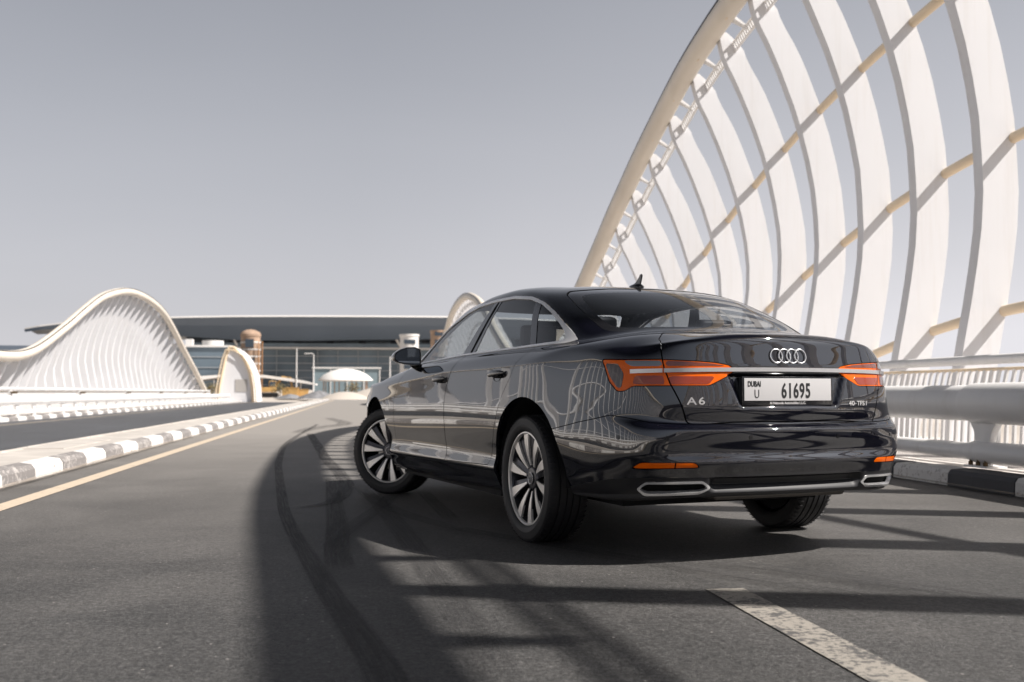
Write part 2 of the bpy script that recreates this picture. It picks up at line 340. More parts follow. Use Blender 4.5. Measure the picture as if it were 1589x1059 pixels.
    R.append([(1.80,0,1.408),(1.78,.23,1.406),(1.73,.44,1.400),(1.67,.55,1.394),(1.62,.610,1.390),(1.58,.640,1.388),(1.53,.666,1.390),(1.42,.683,1.386),(1.29,.693,1.396),(1.10,.702,1.410),(.80,.703,1.418),(.50,.694,1.409),(.29,.668,1.386),(.17,.605,1.376),(.13,.52,1.389),(.115,.42,1.402),(.105,.29,1.411),(.10,.15,1.417),(.097,0,1.419)])
    R.append([(1.62,0,1.458),(1.60,.21,1.455),(1.56,.40,1.447),(1.52,.49,1.440),(1.48,.545,1.435),(1.45,.570,1.434),(1.41,.592,1.436),(1.33,.610,1.432),(1.22,.622,1.441),(1.06,.630,1.453),(.80,.630,1.458),(.56,.615,1.446),(.39,.588,1.427),(.31,.535,1.420),(.28,.46,1.426),(.27,.37,1.432),(.265,.26,1.438),(.262,.13,1.442),(.26,0,1.443)])
    R.append([(1.40,0,1.485),(1.39,.12,1.484),(1.36,.23,1.481),(1.34,.30,1.478),(1.31,.345,1.476),(1.28,.37,1.475),(1.24,.39,1.475),(1.19,.405,1.476),(1.12,.415,1.479),(1.0,.42,1.482),(.82,.42,1.482),(.68,.41,1.477),(.58,.39,1.469),(.53,.36,1.464),(.51,.31,1.465),(.50,.25,1.467),(.495,.17,1.469),(.492,.08,1.470),(.49,0,1.471)])
    R.append([(1.15+.0*i-(1.15-.72)*i/18.,0,1.497-.014*(i/18.)**2) for i in range(19)])
    return np.array(R,float)
def pchip(x,Y,xq):
    x=np.asarray(x,float); Y=np.asarray(Y,float); h=np.diff(x); d=np.diff(Y,axis=0)/h[:,None]
    m=np.zeros_like(Y); m[0]=d[0]; m[-1]=d[-1]
    w1=(2*h[1:]+h[:-1])[:,None]; w2=(h[1:]+2*h[:-1])[:,None]
    ok=(d[:-1]*d[1:])>0
    with np.errstate(divide='ignore',invalid='ignore'):
        hm=(w1+w2)/(w1/d[:-1]+w2/d[1:])
    m[1:-1]=np.where(ok,hm,0)
    k=np.clip(np.searchsorted(x,xq,side='right')-1,0,len(h)-1); t=((xq-x[k])/h[k])[:,None]; H=h[k][:,None]
    return Y[k]*(1+2*t)*(1-t)**2+H*m[k]*t*(1-t)**2+Y[k+1]*t*t*(3-2*t)+H*m[k+1]*t*t*(t-1)
def gauss(A,sig,axis,mode):
    n=int(np.ceil(3*sig)); k=np.exp(-.5*(np.arange(-n,n+1)/sig)**2); k/=k.sum()
    A=np.moveaxis(A,axis,0)
    if mode=='wrap': P=np.concatenate([A[-n:],A,A[:n]])
    else: P=np.concatenate([2*A[:1]-A[n:0:-1],A,2*A[-1:]-A[-2:-n-2:-1]])
    out=sum(k[i]*P[i:i+len(A)] for i in range(2*n+1))
    return np.moveaxis(out,0,axis)
def body_grid(NU=420,VD=(7,8,9,9,9,10,9,8,8,8,9,9,8,8,8,8,12,14,12,9,9,8)):
    """returns P (NV, NUfull, 3), S (NV,NUfull) signed arc length from the rear centre (left +)"""
    R=rowsF(); nr,nc,_=R.shape
    # column parameter: average chord over mid rows
    ch=np.linalg.norm(np.diff(R[4:12],axis=1),axis=2).mean(0); u=np.concatenate([[0],np.cumsum(ch)]); u/=u[-1]
    # full loop (mirror) so smoothing sees the symmetry
    Rm=R[:,::-1][:,1:-1].copy(); Rm[...,1]*=-1
    F=np.concatenate([R,Rm],1); uf=np.concatenate([u,1+(1-u[::-1])[1:-1]])
    # pad wrap
    pad=4
    Fp=np.concatenate([F[:,-pad:],F,F[:,:pad]],1); up=np.concatenate([uf[-pad:]-2,uf,uf[:pad]+2])
    uq=np.linspace(0,2,2*NU,endpoint=False)
    D=np.stack([pchip(up,Fp[i],uq) for i in range(nr)],0)      # nr,2NU,3
    vq=np.concatenate([i+np.arange(n)/n for i,n in enumerate(VD)]+[[nr-1]])
    G=pchip(np.arange(nr),D.reshape(nr,-1),vq).reshape(len(vq),2*NU,3)
    G=gauss(G,5.0,1,'wrap')
    Gs=gauss(G,4.2,0,'ext')
    # keep the rear end crisper than the flanks
    w=np.clip((G[...,0]+.75)/.35,0,1)[...,None]; w=w*w*(3-2*w)
    Gr=gauss(G,1.45,0,'ext')
    G=Gr*(1-w)+Gs*w
    G[-1,:,1]=0
    # arc length from rear centre (column NU)
    seg=np.linalg.norm(np.diff(G[...,:2],axis=1),axis=2)
    c=np.concatenate([np.zeros((len(G),1)),np.cumsum(seg,1)],1)
    S=c[:,NU:NU+1]-c
    return G,S
def grid_normals(G):
    du=np.roll(G,-1,1)-np.roll(G,1,1); dv=np.gradient(G,axis=0)
    n=np.cross(du,dv); l=np.linalg.norm(n,axis=2,keepdims=True); n=n/np.maximum(l,1e-9)
    n[-1]=n[-2]; n[-1]=(0,0,1)
    return n

# ------------------------------------------------------------------ ground, roads, kerbs
Y0, Y1 = -60., 112.
ZL = -.20                     # the left carriageway lies a little lower
g = MB(); g.box((-1500, -1500, -3.0), (1500, 1500, -.9)); struct(g, 'ground', M_SAND, smooth=0)
g = MB()   # sand flat beyond the end of the bridge
g.add([(-120, Y1 + .5, -.88), (160, Y1 + .5, -.88), (-120, Y1 + 26, .10), (160, Y1 + 26, .10), (-160, 330, .3), (200, 330, .3)], [(0, 1, 3, 2), (2, 3, 5, 4)]); struct(g, 'sand_flat', M_SAND, smooth=0)
g = MB(); g.box((-16.2, Y0, -.9), (8.9, Y1, -.32)); struct(g, 'bridge_deck', M_CONC, smooth=0)
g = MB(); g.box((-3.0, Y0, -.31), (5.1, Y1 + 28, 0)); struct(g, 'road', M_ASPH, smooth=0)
g = MB(); g.box((-11.95, Y0, -.315), (-4.15, Y1, ZL)); struct(g, 'road_opposite', M_ASPH2, smooth=0)
g = MB(); g.box((-3.97, Y0, -.31), (-3.16, Y1, .128)); g.box((-3.97, 13.2, .128), (-3.5, 15.6, .140)); struct(g, 'median', M_CONC, smooth=0)
g = MB(); g.box((5.36, Y0, -.31), (8.8, Y1, .122)); struct(g, 'walkway', M_PAVE, smooth=0)
g = MB(); g.box((-16.1, Y0, -.31), (-12.19, Y1, ZL + .122)); struct(g, 'walkway_opposite', M_PAVE, smooth=0)
def kerb(name, prof, y_ref, blk, ya, yb, mats, first):
    """prof: 2D section (x, z); painted blocks with thin joints"""
    g = MB(); n0 = math.floor((ya - y_ref) / blk); n1 = math.ceil((yb - y_ref) / blk)
    for i in range(n0, n1):
        a = y_ref + i * blk + .005; b = a + blk - .010; g.mi = (i + first) % 2
        dx = random.uniform(-.004, .004); dz = random.uniform(-.003, .003)
        g.prism(prof, a, b, lambda u, v, w: (u + dx, w, v + dz))
    o = g.build(name, mats, smooth=0); return tag(o, kind='structure')
kerb('kerb', [(-3.0, -.05), (-3.012, .09), (-3.045, .135), (-3.15, .15), (-3.159, .15), (-3.159, -.05)], 10.40, .93, -8, Y1, [M_KG, M_KW], 1)
kerb('kerb_median_opposite', [(-4.15, -.3), (-4.135, .09), (-4.10, .135), (-3.985, .15), (-3.971, .15), (-3.971, -.3)], 10.40, 1.0, -8, Y1, [M_CONC, M_CONC], 0)
kerb('kerb_right', [(5.1, -.05), (5.108, .10), (5.135, .137), (5.25, .146), (5.355, .146), (5.355, -.05)], 7.50, .93, -8, Y1, [M_KB, M_KW], 0)
kerb('kerb_opposite', [(-11.951, -.3), (-11.96, ZL + .10), (-11.99, ZL + .137), (-12.09, ZL + .146), (-12.18, ZL + .146), (-12.18, -.3)], 7.5, .96, -8, Y1, [M_KG, M_KW], 0)
def line(name, x0, x1, ya, yb, z, m):
    g = MB(); n = max(1, int((yb - ya) / 2)); 
    for i in range(n):
        a, b = ya + (yb - ya) * i / n, ya + (yb - ya) * (i + 1) / n
        g.add([(x0, a, z), (x1, a, z), (x1, b, z), (x0, b, z)], [(0, 1, 2, 3)])
    return tag(g.build(name, m, smooth=0, fix=False), kind='structure')
line('edge_line', -2.56, -2.40, -20, Y1, .004, M_YEL)
for y in range(-3, 12):
    line('lane_line', 1.42, 1.58, 4.13 - 3.0 + y * 9.0, 4.13 + y * 9.0, .004, M_DASH)
line('edge_line_opposite', -10.9, -10.78, -20, Y1, ZL + .004, M_YEL)
line('edge_line_opposite', -5.0, -4.88, -20, Y1, ZL + .004, M_YEL)

# tyre marks: thin dark rubber left on the asphalt
def rubber(name, base, seed, streak):
    m = D.materials.new(name); m.use_nodes = True; nt = m.node_tree; nt.nodes.clear(); L = nt.links
    o = nt.nodes.new('ShaderNodeOutputMaterial'); tr = nt.nodes.new('ShaderNodeBsdfTransparent'); df = nt.nodes.new('ShaderNodeBsdfPrincipled')
    df.inputs['Base Color'].default_value = (.022, .021, .024, 1); df.inputs['Roughness'].default_value = .75
    uv = nt.nodes.new('ShaderNodeUVMap'); sp = nt.nodes.new('ShaderNodeSeparateXYZ'); L.new(uv.outputs[0], sp.inputs[0])
    mp = nt.nodes.new('ShaderNodeMapping'); mp.inputs['Scale'].default_value = (streak, 1.2, 1); mp.inputs['Location'].default_value = (seed, seed, 0); L.new(uv.outputs[0], mp.inputs[0])
    n = nt.nodes.new('ShaderNodeTexNoise'); n.inputs['Scale'].default_value = 1; n.inputs['Detail'].default_value = 4; L.new(mp.outputs[0], n.inputs[0])
    tc = nt.nodes.new('ShaderNodeTexCoord'); n2 = nt.nodes.new('ShaderNodeTexNoise'); n2.inputs['Scale'].default_value = 170; n2.inputs['Detail'].default_value = 2; L.new(tc.outputs['Object'], n2.inputs[0])
    def mr(s, a, b, c, d):
        r = nt.nodes.new('ShaderNodeMapRange'); r.interpolation_type = 'SMOOTHSTEP'
        for i, v in enumerate((a, b, c, d)): r.inputs[i + 1].default_value = v
        L.new(s, r.inputs[0]); return r.outputs[0]
    def mu(a, b):
        q = nt.nodes.new('ShaderNodeMath'); q.operation = 'MULTIPLY'; L.new(a, q.inputs[0])
        if isinstance(b, float): q.inputs[1].default_value = b
        else: L.new(b, q.inputs[1])
        return q.outputs[0]
    # u runs across the mark 0..1, v along it 0..1 of its length
    a = mu(mr(sp.outputs[0], 0, .14, 0, 1), mr(sp.outputs[0], .86, 1, 1, 0))
    a = mu(a, mu(mr(sp.outputs[1], 0, .8, 0, 1), 1.0))
    a = mu(mu(a, mr(n.outputs[0], .30, .62, .35, 1)), mu(mr(n2.outputs[0], .35, .65, .65, 1), base))
    mx = nt.nodes.new('ShaderNodeMixShader'); L.new(a, mx.inputs[0]); L.new(tr.outputs[0], mx.inputs[1]); L.new(df.outputs[0], mx.inputs[2]); L.new(mx.outputs[0], o.inputs[0])
    return m
MARKN = [0]
def mark(pts, widths, base, streak=9.):
    P = catmull([(x, y, 0) for x, y in pts], 8); n = len(P); Wd = np.interp(np.linspace(0, 1, n), np.linspace(0, 1, len(widths)), widths)
    MARKN[0] += 1; z = .005 + .0016 * MARKN[0]
    vs = []; L_ = 0; Ls = [0]
    for i in range(1, n): L_ += (P[i] - P[i - 1]).length; Ls.append(L_)
    for i in range(n):
        t = (P[min(i + 1, n - 1)] - P[max(i - 1, 0)]).normalized(); s = Vector((t.y, -t.x, 0)); w = Wd[i] / 2
        vs += [P[i] - s * w + Vector((0, 0, z)), P[i] + s * w + Vector((0, 0, z))]
    me = D.meshes.new('tyre_mark'); me.from_pydata(vs, [], [(2 * i, 2 * i + 1, 2 * i + 3, 2 * i + 2) for i in range(n - 1)])
    uv = me.uv_layers.new(name='UVMap')
    for lp in me.loops:
        i, k = divmod(lp.vertex_index, 2); uv.data[lp.index].uv = (k, min(Ls[i], Ls[-1] - Ls[i]) * 2)
    me.materials.append(rubber('rubber', base, 3.7 * MARKN[0], streak))
    o = link(D.objects.new('tyre_mark', me)); tag(o, kind='structure')
mark([(-1.0, 27), (-1.11, 17.5), (-.93, 12.9), (-.75, 10.37), (-.61, 8.68), (-.5, 7.38), (-.41, 6.55), (-.32, 5.83), (-.25, 5.34), (-.16, 4.68), (-.07, 4.04), (.02, 3.5), (.09, 2.96), (.14, 2.3)], [.10, .09, .10, .12, .15], .55)
mark([(-.93, 20.9), (-.58, 15.9), (-.37, 12.8), (-.22, 11.15), (-.11, 9.71), (-.09, 8.89), (-.13, 8.08), (-.22, 7.69), (-.35, 7.49), (-.56, 7.32)], [.16, .16, .15, .13, .06], .62, 6)
mark([(-.24, 10.1), (-.17, 7.98), (-.12, 6.5), (-.1, 5.49), (-.07, 4.72)], [.13, .15, .16], .55, 11)
mark([(.10, 8.6), (.23, 6.55), (.31, 5.21), (.36, 4.2), (.39, 3.62), (.42, 2.8)], [.16, .15, .15], .30, 16)
mark([(.52, 8.6), (.56, 7.5), (.60, 6.4)], [.12, .13], .35, 8)
mark([(.42, 9.5), (.20, 7.6), (-.04, 6.2), (-.16, 5.3)], [.14, .13, .1], .32, 14)
mark([(.0, 9.3), (.16, 7.6), (.5, 6.3), (1.0, 5.4), (1.5, 4.6), (2.1, 3.6)], [.14, .14, .13], .30, 12)
mark([(-.29, 5.86), (-.20, 5.87), (-.11, 5.85)], [.03, .05, .03], .8, 3)
mark([(1.5, 4.9), (2.1, 4.2), (2.6, 3.4)], [.16, .2], .3, 14)
mark([(2.88, 4.83), (3.0, 4.77), (3.12, 4.70)], [.05, .10, .05], .7, 3)
mark([(2.25, 4.93), (2.5, 4.88), (2.7, 4.85)], [.04, .09, .04], .6, 3)
mark([(-1.3, 9.62), (-1.22, 9.52), (-1.14, 9.45)], [.05, .14, .05], .5, 3)
mark([(-.9, 33), (-.3, 27), (-.9, 24), (-1.2, 21)], [.3, .5, .3], .4, 5)

# ------------------------------------------------------------------ the two wave arches
WY = [-70, -60, -53, -46, -38, -30, -22, -14, -7, -1, 5, 11, 15, 17.65, 19.3, 20.95, 22.6, 24.25, 25.9, 27.55, 29.2, 33, 38, 42.2, 46.3, 51.2, 54.6, 58, 61, 64.3, 67.6, 71.8, 76.1, 80.1, 85.5, 91, 95.5, 97.5]
WZ = [2.6, 3.8, 5.2, 6.4, 7.0, 7.2, 7.0, 6.85, 7.05, 7.45, 8.12, 8.42, 8.38, 8.12, 7.90, 7.58, 7.12, 6.62, 6.05, 5.45, 4.80, 3.45, 2.45, 2.24, 2.52, 3.80, 4.86, 5.84, 6.41, 6.84, 7.0, 6.92, 6.52, 5.68, 4.18, 2.75, 1.5, .95]
_k = catmull([(0, a, b) for a, b in zip(WY, WZ)], 12)
WYs = np.array([p.y for p in _k]); WZs = np.array([p.z for p in _k])
def wz(y): return float(np.interp(y, WYs, WZs))
FU = [(0, 6.98), (.4, 7.06), (.6, 7.13), (1.0, 7.34), (1.74, 7.66), (2.4, 7.89), (3.0, 8.05), (3.8, 8.2), (9, 8.6)]
FL = [(-.1, 7.60), (.5, 7.74), (1.3, 7.89), (1.7, 7.97), (2.2, 8.08), (2.8, 8.18), (3.4, 8.26), (4.2, 8.28), (5, 8.28), (9, 8.28)]
def xin(z, zt):
    a = interp(zt - z, *zip(*FU)); b = interp(z, *zip(*FL)); k = .12
    h = max(0, min(1, .5 + .5 * (b - a) / k)); return b * (1 - h) + a * h - k * h * (1 - h)
def xout(z, zt):
    u = zt - z; d = interp(u, (0, .10, .30, .5, 1.2, 9), (.16, .26, .44, .45, .50, .53)); return xin(z, zt) + d
def arch(side, label, grp):
    mx = (lambda x: x) if side > 0 else (lambda x: -6.9 - x)
    A = empty('bridge_arch', (mx(7.4), 11, .12)); tag(A, label, 'bridge arch', grp); off = Vector((-mx(7.4), -11, -.12))
    def done(g, name, m, **k):
        g.v = [tuple(Vector(p) + off) for p in g.v]; return g.build(name, m, A, **k)
    ya, yb = -58., 97.4
    ys = np.arange(ya, yb, .55)
    tx = mx(6.84)
    done(MB().tube([(tx, y, wz(y)) for y in ys], .225, 24), 'tube', M_ARCH, smooth=50)
    # dark cable strip along the crown of the tube
    done(MB().sweep([(tx - side * .14, y, wz(y) + .186) for y in ys], [(-.028, -.012), (.028, -.012), (.028, .02), (-.028, .02)]), 'cable_strip', M_STRIP, smooth=0)
    # ladder rail beside the tube
    g = MB()
    for dx, dz in ((.42, -.24), (.48, -.38)):
        g.sweep([(mx(6.84 + dx), y, wz(y) + dz) for y in ys], [(-.018, -.018), (.018, -.018), (.018, .018), (-.018, .018)])
    y = ya
    while y < yb - .3:
        z = wz(y); g.sweep([(mx(7.26), y, z - .24), (mx(7.32), y, z - .38)], [(-.026, -.012), (.026, -.012), (.026, .012), (-.026, .012)]); y += .092
    done(g, 'ladder_rail', M_WHITE, smooth=0)
    # stringers follow the outer edge of the ribs
    def stringer(zp, c, yc, r):
        pts = []
        for y in np.arange(yc - 26, yc + 26, .55):
            z = zp - c * (y - yc) ** 2
            if z > .12 and z < wz(y) - .5 and ya < y < yb: pts.append((mx(xout(z, wz(y)) - .03), y, z))
        if len(pts) > 3: done(MB().tube(pts, r, 12), 'stringer', M_TUBE if side > 0 else M_WHITE2, smooth=50)
    for yc, k in ((11, 1.), (67, .85), (-32, .86)):
        stringer(6.52 * k, .0133, yc, .075); stringer(4.28 * k, .0175, yc, .075); stringer(1.95 * k, .021, yc, .075)
    # ribs
    n = 0
    for i in range(-43, 52):
        y = 12.72 + 1.65 * i
        if not ya + .5 < y < yb - .4: continue
        zt = wz(y); zs = [z for z in (-.02, .5, 1.0, 1.5, 2.0, 2.5, 3.0, 3.5, 4.0, 4.5, 5.0, 5.5, 6.0, 6.5, 7.0, 7.5, 8.0) if z < zt - 1.7]
        zs += [zt - u for u in (1.5, 1.2, .95, .7, .5, .35, .22, .10, 0.) if zt - u > -.02]
        if not zs or zs[0] > .0: zs = [-.02] + zs
        t = .10; g = MB(); vs = []; fs = []
        for z in zs:
            a, b = mx(xin(z, zt)), mx(xout(z, zt))
            vs += [(a, y - t, z), (b, y - t, z), (b, y + t, z), (a, y + t, z)]
        for k in range(len(zs) - 1):
            for q in range(4): fs.append((4 * k + q, 4 * k + (q + 1) % 4, 4 * k + 4 + (q + 1) % 4, 4 * k + 4 + q))
        fs.append((4 * len(zs) - 4, 4 * len(zs) - 3, 4 * len(zs) - 2, 4 * len(zs) - 1)); g.add(vs, fs)
        done(g, 'rib', M_WHITE2, smooth=25); n += 1
        # strut half way between two ribs, from tube to ladder rail
        y2 = y + .82; z2 = wz(y2)
        if y2 < yb - .5:
            done(MB().sweep([(mx(6.95), y2, z2 - .10), (mx(7.30), y2, z2 - .30)], [(-.07, -.02), (.07, -.02), (.07, .02), (-.07, .02)], scale=[1.5, .7]), 'strut', M_WHITE, smooth=0)
            done(MB().prism([(y2 - .30, wz(y2 - .3) - .13), (y2 + .16, wz(y2 + .16) - .17), (y2 - .22, wz(y2 - .22) - .24)], mx(6.80) - .012, mx(6.80) + .012, lambda u, v, w: (w, u, v)), 'gusset', M_TUBE, smooth=0)
    return A
arch(1, 'white steel wave arch rising over the right kerb behind the black car', 'white wave arches along the bridge')
arch(-1, 'white steel wave arch across the far carriageway at the left edge of the photo', 'white wave arches along the bridge')

# white shell arch standing past the end of the left wave
S_ = empty('shell_arch', (-12.9, 112, 0)); tag(S_, 'small white pointed shell arch past the far end of the left wave arch', 'arch')
out = [(-14.4, -.2), (-14.25, 1.5), (-14.0, 3.1), (-13.7, 4.6), (-13.35, 5.6), (-12.9, 5.55), (-12.3, 5.0), (-11.7, 4.1), (-11.2, 2.9), (-10.95, 1.4), (-10.85, -.2)]
g = MB(); g.prism([(x + 12.9, z) for x, z in out], 0, 10, lambda u, v, w: (u, w, v)); g.build('shell', M_WHITE2, S_, smooth=20)
g = MB(); g.tube([(x + 12.9, -.1, z) for x, z in out], .16, 10); g.build('rim_tube', M_TUBE, S_, smooth=60)
g = MB(); g.tube([(x + 12.9 - (.35 if i < 5 else -.35 if i > 5 else 0), -.35, z - .3) for i, (x, z) in enumerate(out)], .07, 8); g.build('inner_rail', M_TUBE, S_, smooth=60)
g = MB(); g.box((.2, -.05, .9), (1.4, -.005, 2.2)); g.build('door', mat('grey_panel', (.42, .40, .38), .6), S_, smooth=0)

# ------------------------------------------------------------------ crash barriers and hand railings
def barrier(x, side, zb, ya, yb, label):
    A = empty('crash_barrier', (x, 8.5, zb)); tag(A, label, 'crash barrier', 'white tube crash barriers')
    def done(g, name, m, parent=A, **k):
        g.v = [(p[0] - x, p[1] - 8.5, p[2]) for p in g.v]; return g.build(name, m, parent, **k)
    ys = np.arange(ya, yb, 2.)
    done(MB().tube([(x, y, .715) for y in ys], .163, 24), 'upper_rail', M_WHITE, smooth=50)
    done(MB().tube([(x - side * .02, y, .28) for y in ys], .078, 18), 'lower_rail', M_WHITE, smooth=50)
    for i in range(len(ys)):
        y = 8.5 + 2 * (i + round((ya - 8.5) / 2))
        if y > yb - 1: break
        g = MB(); prof = [(.25, .60), (.20, .55), (.135, .47), (.10, .38), (.088, .28), (.082, .2), (.085, .147)]
        poly = [(a, b) for a, b in prof] + [(-a, b) for a, b in prof[::-1]]
        g.prism(poly, x - .035, x + .035, lambda u, v, w: (w + side * (.06 * (v - .4)), y + u, v))
        o = done(g, 'post', M_WHITE, smooth=35, bevel=.006)
        g = MB(); g.box((x - .11, y - .17, .1475), (x + .09, y + .17, .165)); done(g, 'base_plate', M_WHITE, o, smooth=0)
        if (side > 0 and 4 < y < 15) or (side < 0 and 35 < y < 44):
            for q, (bx, by) in enumerate(((-.06, -.11), (-.06, 0.0), (-.06, .11))):
                g = MB(); g.lathe([(0, .165), (.022, .165), (.022, .195), (.012, .197), (.012, .222), (0, .224)], 'z', 6, (x + bx - side * .02, y + by, 0)); done(g, 'bolt', M_BOLT, o, smooth=0)
    return A
barrier(5.52, 1, 0, -20, Y1 - 6, 'white tube crash barrier on the black and white kerb right of the car')
barrier(-12.42, -1, ZL, -20, Y1 - 6, 'white tube crash barrier along the far side of the left carriageway')
def sleeves(x, side, zb, y_first, label_parent):
    for k in range(-1, 7):
        y = y_first + 12 * k; g = MB()
        for r, z in ((.163, .715), (.078, .28)):
            xx = x if r > .1 else x - side * .02
            g.lathe([(r + .001, -.75), (r + .018, -.68), (r + .020, .0), (r + .018, .68), (r + .001, .75)], 'y', 28, (xx - x, y - 8.5, z))
        g.build('joint_sleeve', M_WHITE, label_parent, smooth=50)
for o_ in [o for o in COL.objects if o.name.startswith('crash_barrier')]:
    sd_ = 1 if o_.location.x > 0 else -1; sleeves(o_.location.x, sd_, o_.location.z, 7.95, o_)
def railing(x, side, zb, ya, yb, near, label):
    A = empty('hand_railing', (x, near, zb)); tag(A, label, 'railing', 'white hand railings on the walkways')
    def done(g, name, m, **k):
        g.v = [(p[0] - x, p[1] - near, p[2]) for p in g.v]; return g.build(name, m, A, **k)
    ys = np.arange(ya, yb, 2.)
    done(MB().tube([(x, y, 1.16) for y in ys], .052, 16), 'handrail', M_WHITE, smooth=50)
    done(MB().tube([(x + side * .10, y, 1.06) for y in ys], .018, 8), 'inner_rail', M_TUBE, smooth=50)
    done(MB().sweep([(x, y, .20) for y in ys], [(-.03, -.015), (.03, -.015), (.03, .015), (-.03, .015)]), 'bottom_rail', M_WHITE, smooth=0)
    rest = MB(); n = 0; y = ya; sp = .13
    while y < yb:
        pr = [(-.012, -.022), (.012, -.022), (.012, .022), (-.012, .022)]
        pts = [(x, y, .20), (x + side * .02, y - .02, .65), (x + side * .10, y - .05, 1.06)]
        if near <= y < near + 99 * sp: done(MB().sweep(pts, pr, up=Vector((0, 1, 0))), 'baluster', M_WHITE, smooth=0)
        else: rest.sweep(pts, pr, up=Vector((0, 1, 0)))
        y += sp
    o = done(rest, 'baluster_row', M_WHITE, smooth=0); tag(o, kind='stuff')
    for k in range(-2, 7):
        y = 41.9 + 10 * k
        if y > yb: break
        g = MB(); g.box((x - .05, y - .10, .122), (x + .05, y + .10, 1.10)); done(g, 'post', M_WHITE, smooth=0)
        g = MB(); g.lathe([(0, -.08), (.11, -.08), (.16, 0), (.0, .01)], 'z', 12, (x - side * .14, y, 1.05)); done(g, 'lamp_bracket', M_BOLT, smooth=40)
    for k in range(0, 12):
        y = 7.3 + 1.65 * k
        g = MB(); g.box((x - .16, y - .12, .1225), (x + .05, y + .12, .15)); done(g, 'base_plate', M_BOLT if k % 2 == 0 else M_WHITE, smooth=0)
    return A
railing(6.62, 1, 0, -6, 97, 5.8, 'white hand railing with slim uprights in front of the right arch')
railing(-13.1, -1, ZL, 8, 97, 30, 'white hand railing in front of the left arch')

# sand gathered in the gutters
def sandy(name, base, seed):
    m = rubber(name, base, seed, 5.); nt = m.node_tree
    for n in nt.nodes:
        if n.type == 'BSDF_PRINCIPLED': n.inputs['Base Color'].default_value = (.42, .36, .30, 1); n.inputs['Roughness'].default_value = .95
    return m
for xs_, ya, yb, base in (((-2.93, -2.94), 2, 34, .75), ((5.02, 5.03), 2, 30, .65)):
    before = set(D.objects); mark([(xs_[0], ya), (xs_[0] + .012, ya + 8), (xs_[1] - .01, ya + 16), (xs_[1], yb)], [.15, .10, .16, .09, .13], base, 4)
    o = (set(D.objects) - before).pop(); o.name = 'gutter_sand'; o.data.materials[0] = sandy('gutter_sand', base, 1.3)

# ------------------------------------------------------------------ the car: one smooth body surface, cut into its panels
GR, GS = body_grid(VD=(8, 14, 18, 12, 9, 10, 10, 9, 9, 9, 9, 9, 8, 9, 9, 8, 12, 14, 12, 9, 9, 8))
def sst(x, a, b): t = np.clip((x - a) / (b - a), 0, 1); return t * t * (3 - 2 * t)
def shape_tail(G, S):
    G = G.copy(); z = G[..., 2]; s = np.abs(S); rear = (G[..., 0] < -.55)
    # number plate recess
    hw = .335 - .06 * (.895 - z) / .15
    w = sst(z, .735, .765) * (1 - sst(z, .893, .900)) * (1 - sst(s, hw - .012, hw + .012)) * rear
    G[..., 0] += .022 * w
    # valance: an undercut below the bumper's crease, then a band that looks up again
    e = (1 - sst(s, .40, .455)) * rear
    prof = np.interp(z, [.30, .318, .332, .342, .374, .380, .411, .4145, .417, .423], [0, 0, .0, .0, .034, .046, .036, .004, -.003, 0])
    G[..., 0] += prof * e
    # strip channel
    w2 = np.exp(-((z - .919) / .010) ** 2) * (1 - sst(s, .80, .84)) * rear
    G[..., 0] += .004 * w2
    return G
GR = shape_tail(GR, GS)
GN = grid_normals(GR)
NV, NUF = GS.shape
def whole():
    V = np.concatenate([GR.reshape(-1, 3), GN.reshape(-1, 3), GS.reshape(-1, 1)], 1)
    i = np.arange(NV - 1)[:, None]; j = np.arange(NUF)[None]; j2 = (j + 1) % NUF
    F = np.stack([i * NUF + j, i * NUF + j2, (i + 1) * NUF + j2, (i + 1) * NUF + j], -1).reshape(-1, 4)
    # the seam column at the front centre has no continuous arc length: fine, nothing is cut there by s
    return V, [tuple(f) for f in F.tolist()]
def compact(V, F):
    used = np.unique(np.fromiter((i for f in F for i in f), int)) if F else np.array([], int)
    mp = np.full(len(V), -1); mp[used] = np.arange(len(used)); mp = mp.tolist()
    return V[used], [tuple(mp[i] for i in f) for f in F]
def keep(P, f):
    """part of P where f < 0"""
    V, F = P
    neg = f < 0; negl = neg.tolist(); out = []; new = []; cache = {}; base = len(V); fl = f
    for face in F:
        c = [negl[i] for i in face]
        if all(c): out.append(face); continue
        if not any(c): continue
        r = []; n = len(face)
        for k in range(n):
            a, b = face[k], face[(k + 1) % n]
            if negl[a]: r.append(a)
            if negl[a] != negl[b]:
                key = (a, b) if a < b else (b, a)
                if key not in cache:
                    p, q = key; t = fl[p] / (fl[p] - fl[q]); cache[key] = base + len(new); new.append(V[p] + (V[q] - V[p]) * t)
                r.append(cache[key])
        if len(r) >= 3: out.append(tuple(r))
    VV = np.concatenate([V, np.array(new)]) if new else V
    return compact(VV, out)
def sdf(X, Yv, poly):
    p = np.stack([X, Yv], -1); d = np.full(len(p), 1e9); ins = np.zeros(len(p), bool); n = len(poly)
    for i in range(n):
        a = np.array(poly[i]); b = np.array(poly[(i + 1) % n]); e = b - a; w = p - a
        t = np.clip((w @ e) / (e @ e + 1e-12), 0, 1); q = w - t[:, None] * e; d = np.minimum(d, (q * q).sum(1))
        c = ((a[1] <= p[:, 1]) & (b[1] > p[:, 1])) | ((b[1] <= p[:, 1]) & (a[1] > p[:, 1]))
        with np.errstate(divide='ignore', invalid='ignore'):
            xi = a[0] + (p[:, 1] - a[1]) / (b[1] - a[1] if b[1] != a[1] else 1e-12) * e[0]
        ins ^= c & (p[:, 0] < xi)
    return np.where(ins, -1, 1) * np.sqrt(d)
